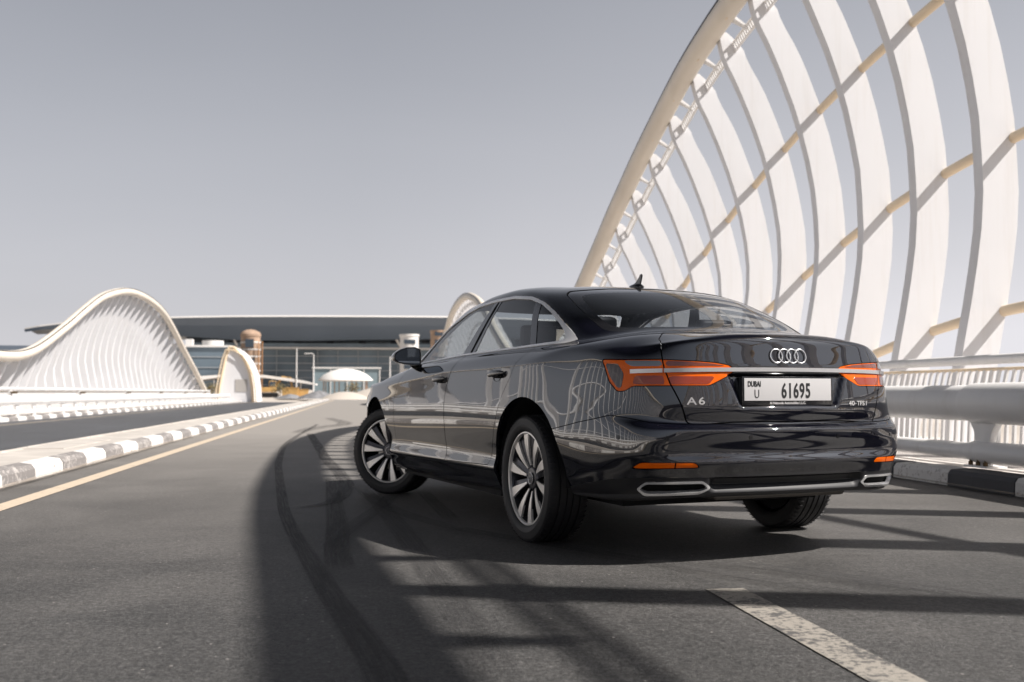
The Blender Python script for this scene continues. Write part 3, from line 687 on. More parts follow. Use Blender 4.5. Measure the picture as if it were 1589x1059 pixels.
def smooth_poly(poly, r=.02, n=4):
    """round the corners of a closed polygon"""
    out = []; N = len(poly)
    for i in range(N):
        a, b, c = [Vector(poly[k % N]) for k in (i - 1, i, i + 1)]
        l1, l2 = (a - b).length, (c - b).length; q = min(r, l1 * .45, l2 * .45)
        p0 = b + (a - b).normalized() * q; p1 = b + (c - b).normalized() * q
        for k in range(n + 1):
            t = k / n; out.append(tuple(p0 * (1 - t) ** 2 + b * 2 * t * (1 - t) + p1 * t * t))
    return out
def cut(P, f, gap=.0):
    return keep(P, f + gap / 2), keep(P, -f + gap / 2)
BIG = 9.
def f_side(P, poly, side, x0=-2, x1=9, z0=0):
    V = P[0]; m = (V[:, 1] * side > .45) & (V[:, 0] > x0) & (V[:, 0] < x1) & (V[:, 2] > z0)
    f = np.full(len(V), BIG)
    if m.any(): f[m] = sdf(V[m, 0], V[m, 2], poly)
    return f
def f_rear(P, poly, side=0, W=False, mirror=True):
    """poly in (|s|, z), or (|s|, z - x - 1.1 offset) when W"""
    V = P[0]; m = (V[:, 0] < -.30)
    if side: m &= V[:, 6] * side > -.02
    f = np.full(len(V), BIG)
    if m.any(): f[m] = sdf(np.abs(V[m, 6]) if mirror else V[m, 6] * (side or 1), V[m, 2] + ((V[m, 0] + 1.1) if W else 0), poly)
    return f
def piece(name, P, m, parent, rim=.012, off=0., smooth=True):
    V, F = P
    if not F: return None
    xyz = V[:, :3] + V[:, 3:6] * off; nr = V[:, 3:6] / np.maximum(np.linalg.norm(V[:, 3:6], axis=1, keepdims=True), 1e-9)
    cnt = {}
    for f in F:
        for k in range(len(f)):
            a, b = f[k], f[(k + 1) % len(f)]; cnt[(a, b)] = cnt.get((a, b), 0) + 1
    be = [(a, b) for (a, b) in cnt if (b, a) not in cnt]
    vs = xyz.tolist(); fs = list(F); nl = [[nr[i].tolist() for i in f] for f in F]
    if rim:
        mp = {}
        for a, b in be:
            for q in (a, b):
                if q not in mp: mp[q] = len(vs); vs.append((xyz[q] - nr[q] * rim).tolist())
        for a, b in be:
            f = (b, a, mp[a], mp[b]); p0, p1, p2 = Vector(vs[b]), Vector(vs[a]), Vector(vs[mp[a]])
            n = (p1 - p0).cross(p2 - p1)
            n = tuple(n.normalized()) if n.length > 1e-12 else (0, 0, 1)
            fs.append(f); nl.append([n] * 4)
    me = D.meshes.new(name); me.from_pydata(vs, [], fs); me.materials.append(m)
    me.polygons.foreach_set('use_smooth', [True] * len(me.polygons))
    if smooth and len(me.loops) == sum(len(x) for x in nl):
        me.normals_split_custom_set([n for x in nl for n in x])
    me.update(); return link(D.objects.new(name, me), parent)
def surf(s, z, up=None):
    """point and normal on the tail at arc length s and height z"""
    m = GR[..., 0] < -.3; d = ((GS - s) ** 2 + (GR[..., 2] - z) ** 2) + np.where(m, 0, 9)
    ij = np.argpartition(d.ravel(), 6)[:6]; w = 1 / (d.ravel()[ij] + 1e-6); w /= w.sum()
    p = (GR.reshape(-1, 3)[ij] * w[:, None]).sum(0); n = (GN.reshape(-1, 3)[ij] * w[:, None]).sum(0)
    # slide along the surface to the exact height
    return Vector(p) , Vector(n).normalized()

CAR = empty('parked_car', (1.7819, 5.8123, 0), R(90 + 14.0487))
tag(CAR, 'glossy black saloon car angled across the road with its front wheels turned left', 'car')
P = whole()
BODY = None
# --- side glass areas
DLO_O = smooth_poly([(2.30, .996), (2.05, 1.018), (1.175, 1.048), (.685, 1.055), (.296, 1.06), (-.276, 1.069), (-.355, 1.083), (-.305, 1.11), (-.174, 1.177), (-.001, 1.262), (.178, 1.329), (.354, 1.374), (.602, 1.398), (.901, 1.400), (1.15, 1.390), (1.399, 1.362), (1.75, 1.265), (2.024, 1.125), (2.22, 1.02)], .03, 4)
DLO_I = smooth_poly([(2.18, 1.020), (2.05, 1.031), (1.175, 1.060), (.685, 1.067), (.296, 1.072), (-.20, 1.084), (-.238, 1.094), (-.215, 1.125), (-.122, 1.182), (.014, 1.250), (.175, 1.312), (.354, 1.355), (.602, 1.380), (.901, 1.382), (1.15, 1.373), (1.39, 1.346), (1.74, 1.250), (2.0, 1.117), (2.12, 1.05)], .02, 4)
side_bits = []
for sd in (1, -1):
    ins, P = cut(P, f_side(P, DLO_O, sd, z0=.9), .002)
    inner, ring = cut(ins, f_side(ins, DLO_I, sd, z0=.9), .001)
    side_bits.append((sd, ring, inner))
# --- windscreen and rear window
def f_yz(P, poly, x0, x1, z0=.95):
    V = P[0]; m = (V[:, 0] > x0) & (V[:, 0] < x1) & (V[:, 2] > z0); f = np.full(len(V), BIG)
    f[m] = sdf(np.abs(V[m, 1]), V[m, 2], poly); return f
RW = smooth_poly([(-.2, 1.1415), (.15, 1.1405), (.35, 1.134), (.50, 1.126), (.605, 1.126), (.637, 1.14), (.636, 1.20), (.622, 1.28), (.588, 1.368), (.54, 1.396), (.30, 1.417), (-.2, 1.425)], .02, 4)
WS = smooth_poly([(-.2, 1.028), (.4, 1.024), (.66, 1.018), (.735, 1.03), (.70, 1.20), (.64, 1.33), (.585, 1.395), (.30, 1.428), (-.2, 1.432)], .02, 4)
rw, P = cut(P, f_yz(P, RW, -.75, .45, 1.09), .004)
ws, P = cut(P, f_yz(P, WS, 1.45, 3.0, .98), .004)
RWI = smooth_poly([(-.2, 1.162), (.35, 1.156), (.50, 1.150), (.575, 1.155), (.594, 1.20), (.582, 1.27), (.545, 1.352), (.50, 1.372), (.30, 1.388), (-.2, 1.394)], .03, 4)
rwi, rwf = cut(rw, f_yz(rw, RWI, -.75, .45, 1.0), 0)
piece('rear_window', rwi, M_GREAR, CAR, rim=0, off=-.003)
o = piece('window_surround', rwf, mat('frit', (.012, .012, .014), .12, coat=.8), CAR, rim=.01, off=-.003)
piece('windscreen', ws, M_GFRONT, CAR, rim=0, off=-.003)
# --- wheel arches
def circ(cx, cz, r): return [(cx + r * math.cos(a), cz + r * math.sin(a)) for a in np.linspace(0, 2 * PI, 60, endpoint=False)]
for sd in (1, -1):
    for cx, cz, r in ((-.075, .335, .452), (3.02, .34, .437)):
        f = f_side(P, circ(cx, cz, r), sd); P = keep(P, -f)
# --- doors
DF = [(2.17, 1.012), (2.26, .965), (2.338, .914), (2.385, .856), (2.42, .78), (2.425, .60), (2.418, .348), (2.30, .349), (1.23, .371), (1.243, .43), (1.255, .527), (1.25, .62), (1.242, .72), (1.228, .84), (1.20, .90), (1.158, .96), (1.115, 1.055), (1.3, 1.2), (1.9, 1.1), (2.1, 1.06)]
DR = [(1.223, .371), (1.236, .43), (1.248, .527), (1.243, .62), (1.235, .72), (1.221, .84), (1.193, .90), (1.151, .96), (1.108, 1.055), (.9, 1.2), (.3, 1.2), (.03, 1.075), (.035, 1.032), (.058, .992), (.12, .905), (.208, .808), (.274, .71), (.345, .60), (.40, .50), (.455, .40), (.475, .388), (.60, .384)]
doors = []
for sd in (1, -1):
    for nm, poly in (('front_door', smooth_poly(DF, .03, 3)), ('rear_door', smooth_poly(DR, .03, 3))):
        d, P = cut(P, f_side(P, poly, sd, z0=.2), .0042)
        doors.append((nm, sd, piece(nm, d, PAINT, CAR, rim=.014)))
# --- tail lamps, strip, lid, bumper
LAMP_O = smooth_poly([(.963, .971), (.826, .966), (.5, .966), (.5, .842), (.805, .840), (.846, .817), (.889, .814), (.934, .863)], .012, 3)
LAMP_I = smooth_poly([(.8, .965), (.640, .9645), (.49, .957), (.394, .950), (.322, .938), (.306, .922), (.307, .907), (.345, .885), (.437, .8425), (.640, .842), (.8, .842)], .012, 3)
LIDP = [(-.1, 1.60 + 0), (.30, 1.585), (.44, 1.52), (.50, 1.44), (.56, 1.36), (.612, 1.29), (.640, 1.19), (.651, 1.11), (.649, 1.037), (.640, .98), (.626, .914), (.589, .812), (.560, .725), (.548, .697), (.527, .683), (.45, .668), (.25, .652), (-.1, .636)]
BUMP = [(-.2, .655), (.25, .662), (.45, .664), (.60, .664), (.72, .670), (.82, .690), (.93, .703), (1.05, .684), (1.18, .665), (1.26, .650), (1.40, .627), (1.62, .60), (1.62, .0), (-.2, .0)]
lid, P = cut(P, f_rear(P, LIDP, W=True), .0065)
bump, P = cut(P, f_rear(P, BUMP), .004)
lampsO = []; lampsI = []
for sd in (1, -1):
    a, P = cut(P, f_rear(P, LAMP_O, sd), .0045); lampsO.append((sd, a))
    a, lid = cut(lid, f_rear(lid, LAMP_I, sd), .0035); lampsI.append((sd, a))
# bumper: reflectors, exhaust openings, dark valance
REF = smooth_poly([(.834, .457), (.79, .486), (.534, .488), (.506, .462)], .012, 3)
EXH = smooth_poly([(.790, .361), (.752, .396), (.474, .399), (.437, .366), (.489, .340), (.744, .332)], .012, 3)
for sd in (1, -1):
    a, bump = cut(bump, f_rear(bump, REF, sd), .003)
    V = a[0]; s = np.abs(V[:, 6]); l, r = keep(a, s - .621), keep(a, .628 - s)
    for q in (l, r): piece('reflector', q, M_LENS, CAR, rim=.006, off=-.002)
    a, bump = cut(bump, f_rear(bump, EXH, sd), .0)
    e = piece('exhaust_trim', keep(a, -f_rear(a, smooth_poly([(.775, .361), (.745, .386), (.480, .389), (.452, .366), (.494, .3505), (.738, .343)], .01, 3), sd)), M_CHROME, CAR, rim=.02, off=.005)
    piece('exhaust_opening', a, M_MATT, e, rim=0, off=-.022)
VAL = [(-.2, .4165), (.60, .4165), (.80, .416), (.95, .400), (1.10, .372), (1.3, .33), (1.7, .30), (1.7, 0), (-.2, 0)]
val, bump = cut(bump, f_rear(bump, VAL), .0)
BUM = piece('rear_bumper', bump, PAINT, CAR, rim=.012)
vlo, vup = cut(val, f_rear(val, [(-.2, .3765), (.47, .3765), (.66, .345), (1.0, .322), (1.7, .30), (1.7, 0), (-.2, 0)]), .0)
piece('bumper_valance', vup, M_PLAS, BUM, rim=.012, off=-.0005)
piece('diffuser', vlo, mat('diffuser_grey', (.045, .045, .048), .5, spec=.25), BUM, rim=.012, off=-.0005)
LID = piece('boot_lid', lid, PAINT, CAR, rim=.014)
# bonnet
BON = smooth_poly([(-.2, 2.66), (.55, 2.60), (.74, 2.56), (.80, 2.75), (.80, 3.1), (.745, 3.45), (.62, 3.68), (.3, 3.79), (-.2, 3.81)], .03, 3)
V = P[0]; m = (V[:, 0] > 2.3) & (V[:, 2] > .70); f = np.full(len(V), BIG); f[m] = sdf(np.abs(V[m, 1]), V[m, 0], BON)
bon, P = cut(P, f, .005)
piece('bonnet', bon, PAINT, CAR, rim=.012)
# front: headlamps and grille (face away from the photograph)
V = P[0]; m = (V[:, 0] > 3.2); f = np.full(len(V), BIG); f[m] = sdf(np.abs(V[m, 1]), V[m, 2], smooth_poly([(.50, .60), (.86, .66), (.86, .74), (.62, .735), (.52, .70)], .01, 3))
hl, P = cut(P, f, .004)
for sd in (1, -1): piece('headlight', keep(hl, -hl[0][:, 1] * sd), M_CLEAR, CAR, rim=.01)
V = P[0]; m = (V[:, 0] > 3.5); f = np.full(len(V), BIG); f[m] = sdf(np.abs(V[m, 1]), V[m, 2], smooth_poly([(-.1, .70), (.36, .70), (.46, .60), (.33, .27), (-.1, .27)], .02, 3))
gr, P = cut(P, f, .004); piece('grille', gr, M_BLACK, CAR, rim=.01, off=-.01)
piece('body', P, PAINT, CAR, rim=.020)

# chrome window frames, side glass, pillars
for sd, ring, inner in side_bits:
    piece('window_trim', ring, mat('window_chrome', (.88, .875, .88), .32, .45), CAR, rim=.006, off=.003)
    V = inner[0]
    def edge(P_, a, b):          # signed distance to the slanted line a-b (x, z): negative behind it
        V = P_[0]; a = np.array(a); b = np.array(b); e = (b - a) / np.linalg.norm(b - a); n = np.array([e[1], -e[0]])
        if n[0] < 0: n = -n
        return (V[:, 0] - a[0]) * n[0] + (V[:, 2] - a[1]) * n[1]
    fr, rest = cut(inner, -edge(inner, (1.195, 1.05), (.885, 1.39)), 0)
    bp, rest = cut(rest, -edge(rest, (.965, 1.05), (.785, 1.39)), 0)
    rr, rest = cut(rest, -edge(rest, (.118, 1.06), (.278, 1.34)), 0)
    cp, qg = cut(rest, -edge(rest, (.045, 1.06), (.205, 1.34)), 0)
    for nm, q, m_, of in (('front_door_window', fr, M_GSIDE, -.004), ('door_pillar', bp, M_BLACK, -.001), ('rear_door_window', rr, M_GSIDE, -.004), ('quarter_pillar', cp, M_BLACK, -.001), ('quarter_window', qg, M_GSIDE, -.004)):
        piece(nm, q, m_, CAR, rim=.004 if m_ is M_BLACK else 0, off=of)
    # groove between the two door frames
    vs = []
    a, b = Vector((1.03, 0, 1.066)), Vector((.83, 0, 1.376))
    for k in range(9):
        t = k / 8; x, z = a.x + (b.x - a.x) * t, a.z + (b.z - a.z) * t
        d = (GR[..., 0] - x) ** 2 + (GR[..., 2] - z) ** 2 + np.where(GR[..., 1] * sd > .4, 0, 9); i = np.argmin(d.ravel())
        vs.append(Vector((x, GR.reshape(-1, 3)[i][1] + sd * .0005, z)))
    MB().sweep(vs, [(-.006, -.003), (.006, -.003), (.006, .003), (-.006, .003)], up=Vector((0, 1, 0))).build('frame_gap', M_MATT, CAR, smooth=0)

# lamp interiors drawn into the lens surface as separate coloured lens parts
def edge_z(P_, z): return P_[0][:, 2] - z
for sd, a in lampsO:
    L0 = piece('taillight', keep(a, f_rear(a, [(0, .99), (1.2, .99), (1.2, .0), (0, .0)], sd)) if 0 else a, M_LENS, CAR, rim=.008, off=-.0025)
    for poly, m_ in ((smooth_poly([(.945, .950), (.872, .947), (.846, .899), (.866, .832), (.887, .832), (.926, .885)], .006, 2), M_SMOKE),
                     (smooth_poly([(.838, .9615), (.655, .959), (.655, .934), (.800, .934), (.822, .945)], .005, 2), M_CLEAR),
                     (smooth_poly([(.790, .889), (.655, .889), (.650, .849), (.804, .849)], .005, 2), M_LENSD)):
        q = keep(a, f_rear(a, poly, sd)); piece('lens_panel', q, m_, L0, rim=.002, off=-.0012)
for sd, a in lampsI:
    L1 = piece('taillight', a, M_LENS, CAR, rim=.008, off=-.0025)
    for poly, m_ in ((smooth_poly([(.635, .959), (.49, .9525), (.40, .9455), (.335, .934), (.635, .934)], .004, 2), M_SMOKER),
                     (smooth_poly([(.628, .886), (.405, .886), (.440, .849), (.632, .849)], .005, 2), M_LENSD)):
        q = keep(a, f_rear(a, poly, sd)); piece('lens_panel', q, m_, L1, rim=.002, off=-.0012)
# bright strip from lamp to lamp, with a joint at each side of the lid
for s0, s1 in ((-.806, -.6525), (-.6475, .6475), (.6525, .806)):
    pts = []
    for s in np.linspace(s0, s1, max(6, int((s1 - s0) / .02))):
        p, n = surf(s, .918); pts.append(Vector((p.x, p.y, .9185 - .010 * (abs(s) / .8) ** 2 + .001)) + Vector((n.x, n.y, 0)) * .004)
    MB().sweep(pts, [(-.006, -.0095), (.003, -.0095), (.006, -.006), (.006, .006), (.003, .0095), (-.006, .0095)]).build('light_strip', M_SATIN, CAR, smooth=30)

# --- writing
def text(name, txt, size, mw, m, parent, xs=1., bold=0., depth=.001, space=1., align='LEFT'):
    cu = D.curves.new('t', 'FONT'); cu.body = txt; cu.size = size; cu.extrude = depth; cu.offset = bold; cu.space_character = space; cu.align_x = align; cu.resolution_u = 6
    ob = D.objects.new('t', cu); COL.objects.link(ob); dg = bpy.context.evaluated_depsgraph_get(); me = D.meshes.new_from_object(ob.evaluated_get(dg))
    D.objects.remove(ob); D.curves.remove(cu)
    for v in me.vertices: v.co.x *= xs
    me.materials.clear(); me.materials.append(m); me.transform(mw); me.name = name
    return link(D.objects.new(name, me), parent)
def frame_at(p, n, up=Vector((0, 0, 1))):
    z = n.normalized(); x = up.cross(z).normalized(); y = z.cross(x)
    M = Matrix.Identity(4)
    for i, a in enumerate((x, y, z)):
        for k in range(3): M[k][i] = a[k]
    M.translation = p; return M
PX = -1.126
FRM = MB(); FRM.box((PX, -.250, .7475), (PX + .030, .276, .8865)); FR_ = FRM.build('number_plate', M_BLACK, LID, bevel=.004)
g = MB(); g.box((PX - .003, -.2385, .771), (PX - .0005, .2665, .8775)); PL = g.build('plate_panel', M_PLATE, FR_, bevel=.001)
B_ = Vector((-1, 0, 0))
def pm(y, z): return frame_at(Vector((PX - .0038, y, z)), B_)
text('plate_number', '61695', .0985, pm(.056, .7855), M_INK, FR_, xs=.625, bold=.0022, space=1.14, depth=.0006)
text('plate_number', 'DUBAI', .0355, pm(.2485, .8385), M_INK, FR_, xs=.72, bold=.0010, depth=.0006)
text('plate_number', 'U', .058, pm(.2120, .784), M_INK, FR_, xs=.75, bold=-.0004, depth=.0006)
text('dealer_name', 'Al Nabooda Automobiles L.L.C.', .0165, frame_at(Vector((PX - .0008, .1215, .7545)), B_), M_PLATE, FR_, xs=.98, bold=.0004, depth=.0004)
for tx, s, z, size, xs in (('A', .5530, .7545, .048, 1.42), ('6', .5010, .7545, .048, 1.42), ('4', .3540, .7465, .0315, 1.25), ('0', .3770, .7465, .0315, 1.25), ('T', .4120, .7465, .0315, 1.2), ('F', .4330, .7465, .0315, 1.2), ('S', .4540, .7465, .0315, 1.2), ('I', .4770, .7465, .0315, 1.2)):
    left = tx in 'A6'; sgn = 1 if left else -1
    p, n = surf(s * sgn, z + .012); p2, _ = surf(s * sgn, z + .012); n = Vector((n.x, n.y, 0)).normalized()
    base = Vector((p.x, p.y, z)) + n * .003
    text('badge_letter', tx, size, frame_at(base, n), M_BADGE, LID, xs=xs, bold=.0005, depth=.0012)
g = MB()
for k in range(4):
    yc = .1025 - .0345 - k * .0457
    p, n = surf(yc, .984); tl = Vector((0, 0, 1)) - n * n.z; tl.normalize(); tx_ = tl.cross(n).normalized()
    c = p + n * (.006 + .0012 * (k % 2))
    g.tube([c + tx_ * (.0335 * math.cos(a)) + tl * (.0335 * math.sin(a)) for a in np.linspace(0, 2 * PI, 40, endpoint=False)], .0033, 10, closed=True)
g.build('ring_emblem', M_CHROME, LID, smooth=60)
# parking sensors
for s, z in ((.661, .600), (.25, .60), (-.25, .60), (-.66, .600), (.90, .60)):
    p, n = surf(s, z); M4 = frame_at(p + n * .0015, n)
    g = MB(); g.lathe([(0, .001), (.0105, .001), (.011, -.002)], 'z', 20); g.v = [tuple(M4 @ Vector(v)) for v in g.v]; g.build('parking_sensor', M_BLACK, BUM, smooth=40)

# --- dark liner under the skin, floor, wheel housings
LN = keep(keep(whole(), GR.reshape(-1, 3)[:, 2] - 1.035), np.zeros(1)) if 0 else keep(whole(), GR.reshape(-1, 3)[:, 2] - 1.03)
for sd in (1, -1):
    for cx, cz, r in ((-.075, .335, .462), (3.02, .34, .447)): LN = keep(LN, -f_side(LN, circ(cx, cz, r), sd))
piece('body_liner', LN, M_MATT, CAR, rim=0, off=-.022)
g = MB(); g.box((-.55, -.60, .235), (3.6, .60, .26)); g.box((.50, -.84, .20), (2.48, .84, .235)); g.box((-1.04, -.60, .325), (-.55, .60, .34))
g.build('underbody', M_MATT, CAR, smooth=0)
for sd in (1, -1):
    for cx, r in ((-.075, .445), (3.02, .43)):
        g = MB(); g.lathe([(r, sd * .905), (r, sd * .60), (.0, sd * .60)], 'y', 32, (cx, 0, .335), -PI / 2, PI / 2); g.build('wheel_housing', M_MATT, CAR, smooth=40)
# tail pipes, exhaust box and a suspension arm seen below the bumper
g = MB(); g.box((-.92, -.50, .285), (-.62, .30, .335)); g.build('silencer', mat('dull_steel', (.14, .13, .12), .5, .8), CAR, bevel=.03)
g = MB(); g.tube([(-.05, -.72, .30), (-.2, -.45, .27), (-.25, 0, .25), (-.2, .45, .27), (-.05, .72, .30)], .022, 8); g.tube([(0, -.7, .33), (0, .7, .33)], .035, 10); g.build('axle', mat('dull_steel', (.14, .13, .12)), CAR)

# --- wheels
def wheel(x, sd, steer, lab=None):
    m4 = Matrix.Translation((x, sd * .795, .343)) @ Matrix.Rotation(steer, 4, 'Z') @ (Matrix.Identity(4) if sd > 0 else Matrix.Rotation(PI, 4, 'Z')) @ Matrix.Rotation(R(11 if x > 1 else 3), 4, 'Y')
    def fin(g): g.v = [tuple(m4 @ Vector(v)) for v in g.v]; return g
    g = MB(); g.lathe([(.0, .0), (.165, .0), (.165, -.025), (.07, -.03), (0, -.03)], 'y', 48); W_ = fin(g).build('wheel', M_DISC, CAR, smooth=40)
    g = MB(); g.lathe([(.0, -.060), (.236, -.060), (.236, -.066), (0, -.066)], 'y', 40); fin(g).build('dust_shield', M_MATT, W_, smooth=30)
    T = [(.247, -.095), (.262, -.108), (.30, -.118), (.325, -.113), (.338, -.100), (.3435, -.085), (.3445, -.064), (.337, -.063), (.337, -.055), (.345, -.054), (.3455, -.022), (.338, -.021), (.338, -.013), (.3458, -.012), (.3458, .012),
         (.338, .013), (.338, .021), (.3455, .022), (.345, .054), (.337, .055), (.337, .063), (.3445, .064), (.3435, .085), (.338, .100), (.333, .1075), (.330, .109), (.327, .1135), (.312, .1175), (.296, .1178), (.292, .1195), (.288, .1190), (.270, .1150), (.259, .107), (.2535, .098), (.247, .095)]
    g = MB(); g.lathe(T, 'y', 96)
    for k in range(72):
        a = 2 * PI * k / 72; c, s_ = math.cos(a), math.sin(a)
        for y0, y1 in ((-.110, -.080), (.080, .110)):
            pts = [(.3375, y0), (.3452, (y0 + y1) / 2), (.3445, y1)] if y0 < 0 else [(.3445, y0), (.3452, (y0 + y1) / 2), (.3375, y1)]
            g.sweep([(q * s_, h, q * c) for q, h in pts], [(-.004, -.002), (.004, -.002), (.004, .0012), (-.004, .0012)], up=Vector((s_, 0, c)))
    fin(g).build('tyre', M_RUB, W_, smooth=32)
    g = MB(); g.lathe([(.238, -.09), (.232, .0), (.236, .070), (.243, .088), (.2455, .0985)], 'y', 96); RM = fin(g).build('rim', M_RIMD, W_, smooth=40)
    g = MB(); g.lathe([(.2415, .086), (.2425, .1005), (.2465, .1045), (.2535, .1035), (.255, .098)], 'y', 96); fin(g).build('rim_lip', M_RIML, RM, smooth=40)
    dk, lt = MB(), MB()
    for k in range(10):
        a = 2 * PI * k / 10
        def q(r, off, y):      # off: sideways distance
            ca, sa = math.cos(a), math.sin(a); return (r * sa + off * ca, y, r * ca - off * sa)
        # dark twisted blade
        secs = [(.052, -.020, .016, .066), (.12, -.030, .022, .080), (.18, -.042, .030, .088), (.2385, -.055, .036, .089)]
        vs = []
        for r, a0, a1, yy in secs: vs += [q(r, a0, yy - .016), q(r, a1, yy - .002), q(r, a1, yy - .035), q(r, a0, yy - .040)]
        fs = [(4 * i + c, 4 * i + (c + 1) % 4, 4 * i + 4 + (c + 1) % 4, 4 * i + 4 + c) for i in range(3) for c in range(4)] + [(0, 1, 2, 3), (15, 14, 13, 12)]
        dk.add(vs, fs)
        # bright machined face on one flank
        secs = [(.070, .000, .010, .070), (.12, -.004, .0200, .0815), (.165, -.009, .0280, .0885), (.20, -.013, .034, .0905), (.2405, -.016, .0395, .091)]
        vs = []
        for r, a0, a1, yy in secs: vs += [q(r, a0, yy), q(r, a1, yy + .0015), q(r, a1, yy - .012), q(r, a0, yy - .012)]
        fs = [(4 * i + c, 4 * i + (c + 1) % 4, 4 * i + 4 + (c + 1) % 4, 4 * i + 4 + c) for i in range(4) for c in range(4)] + [(0, 1, 2, 3), (19, 18, 17, 16)]
        lt.add(vs, fs)
    dk.lathe([(.030, .070), (.055, .068), (.066, .058), (.060, .03)], 'y', 40)
    fin(dk).build('spokes', M_RIMD, RM, smooth=25); fin(lt).build('spoke_faces', M_RIML, RM, smooth=25)
    g = MB(); g.lathe([(0, .078), (.026, .077), (.030, .073), (.031, .066)], 'y', 40); HC = fin(g).build('hub_cap', M_RIMD, RM, smooth=40)
    g = MB()
    g.tube([(.0305 * math.cos(t), .0765, .0305 * math.sin(t)) for t in np.linspace(0, 2 * PI, 32, endpoint=False)], .0022, 8, closed=True)
    for i in range(4): g.tube([(-.0135 + .009 * i + .0065 * math.cos(t), .0785, .0065 * math.sin(t)) for t in np.linspace(0, 2 * PI, 20, endpoint=False)], .0009, 6, closed=True)
    fin(g).build('cap_ring', M_CHROME, HC, smooth=60)
    g = MB()
    for k in range(5):
        a = 2 * PI * (k + .5) / 5; g.lathe([(0, .064), (.008, .064), (.009, .05)], 'y', 6, (.046 * math.sin(a), 0, .046 * math.cos(a)))
    fin(g).build('wheel_bolt', M_BLACK, RM, smooth=0)
for x, st in ((0, 0), (2.924, R(37))):
    for sd in (1, -1): wheel(x, sd, st)

# --- door handles
for nm, sd, dob in doors:
    for xc, zc, want in ((1.37, .893, 'front_door'), (.325, .912, 'rear_door')):
        if want != nm: continue
        def sy(x, z):
            d = (GR[..., 0] - x) ** 2 + (GR[..., 2] - z) ** 2 + np.where(GR[..., 1] * sd > .4, 0, 9); return GR.reshape(-1, 3)[np.argmin(d.ravel())][1]
        g = MB(); n = 14; pts = []; sc = []
        for i in range(n):
            t = i / (n - 1); x = xc - .105 + .21 * t; y = sy(x, zc) + sd * (.030 * math.sin(PI * min(1, max(0, (t * 1.04 - .02)))) ** .45 + .004)
            pts.append((x, y, zc + .010 * (1 - t))); sc.append(.55 + .45 * math.sin(PI * t) ** .4)
        g.sweep(pts, [(.010 * math.cos(a) if 0 else .011 * math.cos(a), .018 * math.sin(a)) for a in np.linspace(0, 2 * PI, 14, endpoint=False)], scale=sc); g.build('door_handle', PAINT, dob, smooth=60)
        g = MB(); y = sy(xc, zc)
        g.lathe([(0, -.002), (.6, .0), (.93, .004), (1.0, .0015)], 'y', 28); g.v = [(xc - .005 + v[0] * .062, y + sd * (v[1] * 1.0 + .0005), zc - .012 + v[2] * .030) for v in g.v]
        g.build('handle_cup', M_MATT, dob, smooth=60)
# --- mirrors
OUT = [(.885, 1.008), (.884, 1.075), (.887, 1.120), (.93, 1.136), (.985, 1.134), (1.035, 1.118), (1.068, 1.096), (1.083, 1.070), (1.080, 1.045), (1.055, 1.027), (1.0, 1.014), (.94, 1.006)]
for sd in (1, -1):
    cy, cz = .985, 1.068; vs = []; secs = [(1.945, 1.0), (1.952, 1.03), (1.99, 1.03), (2.05, .95), (2.10, .78), (2.135, .50), (2.148, .18)]
    for x, k in secs: vs += [(x, sd * (cy + (y - cy) * k), cz + (z - cz) * k * (1 if k > .9 else .96)) for y, z in OUT]
    n = len(OUT); g = MB(); g.add(vs, [(i * n + c, i * n + (c + 1) % n, (i + 1) * n + (c + 1) % n, (i + 1) * n + c) for i in range(len(secs) - 1) for c in range(n)] + [tuple((len(secs) - 1) * n + c for c in range(n))])
    g.tube([(2.03, sd * .92, 1.02), (2.04, sd * .885, .998), (2.05, sd * .845, .988)], .028, 10)
    MR = g.build('wing_mirror', M_BLACK, CAR, smooth=50)
    g = MB(); g.prism([(cy + (y - cy) * .93, cz + (z - cz) * .90) for y, z in OUT], 1.953, 1.957, lambda u, v, w: (w + (u - cy) * -.04 - .002, sd * u, v)); g.build('mirror_glass', M_MIRR, MR, smooth=0)
    g = MB(); g.prism([(y if y > .9 else .886, z) for y, z in [(cy + (y - cy) * 1.0, cz + (z - cz) * 1.0) for y, z in OUT]], 1.962, 1.966, lambda u, v, w: (w, sd * u, v)); g.build('mirror_backing', M_MATT, MR, smooth=0)
    # dark sail panel at the front corner of the window
# --- roof antenna
g = MB(); prof = [(-.16, 0), (-.135, .038), (-.118, .066), (-.100, .072), (-.088, .064), (-.05, .030), (0, .006), (.03, 0)]
xa, za = .40, 1.461
vs = []
secs = [(-.034, 0), (-.026, .010), (-.012, .018), (0, .020)]
fin_ = [(-.085, 0.008), (-.098, .035), (-.107, .062), (-.100, .071), (-.088, .068), (-.068, .048), (-.035, .026), (.0, .014), (.045, .004)]
g.prism(fin_, -.0045, .0045, lambda u, v, w: (xa + u, w, za + v))
g.lathe([(0, .020), (.4, .018), (.75, .012), (1.0, 0), (1.0, -.012)], 'z', 28); 
k0 = len(fin_) * 2
g.v = g.v[:k0] + [(xa - .03 + v[0] * .080, v[1] * .034, za - .002 + v[2]) for v in g.v[k0:]]
g.build('roof_antenna', M_BLACK, CAR, smooth=45)

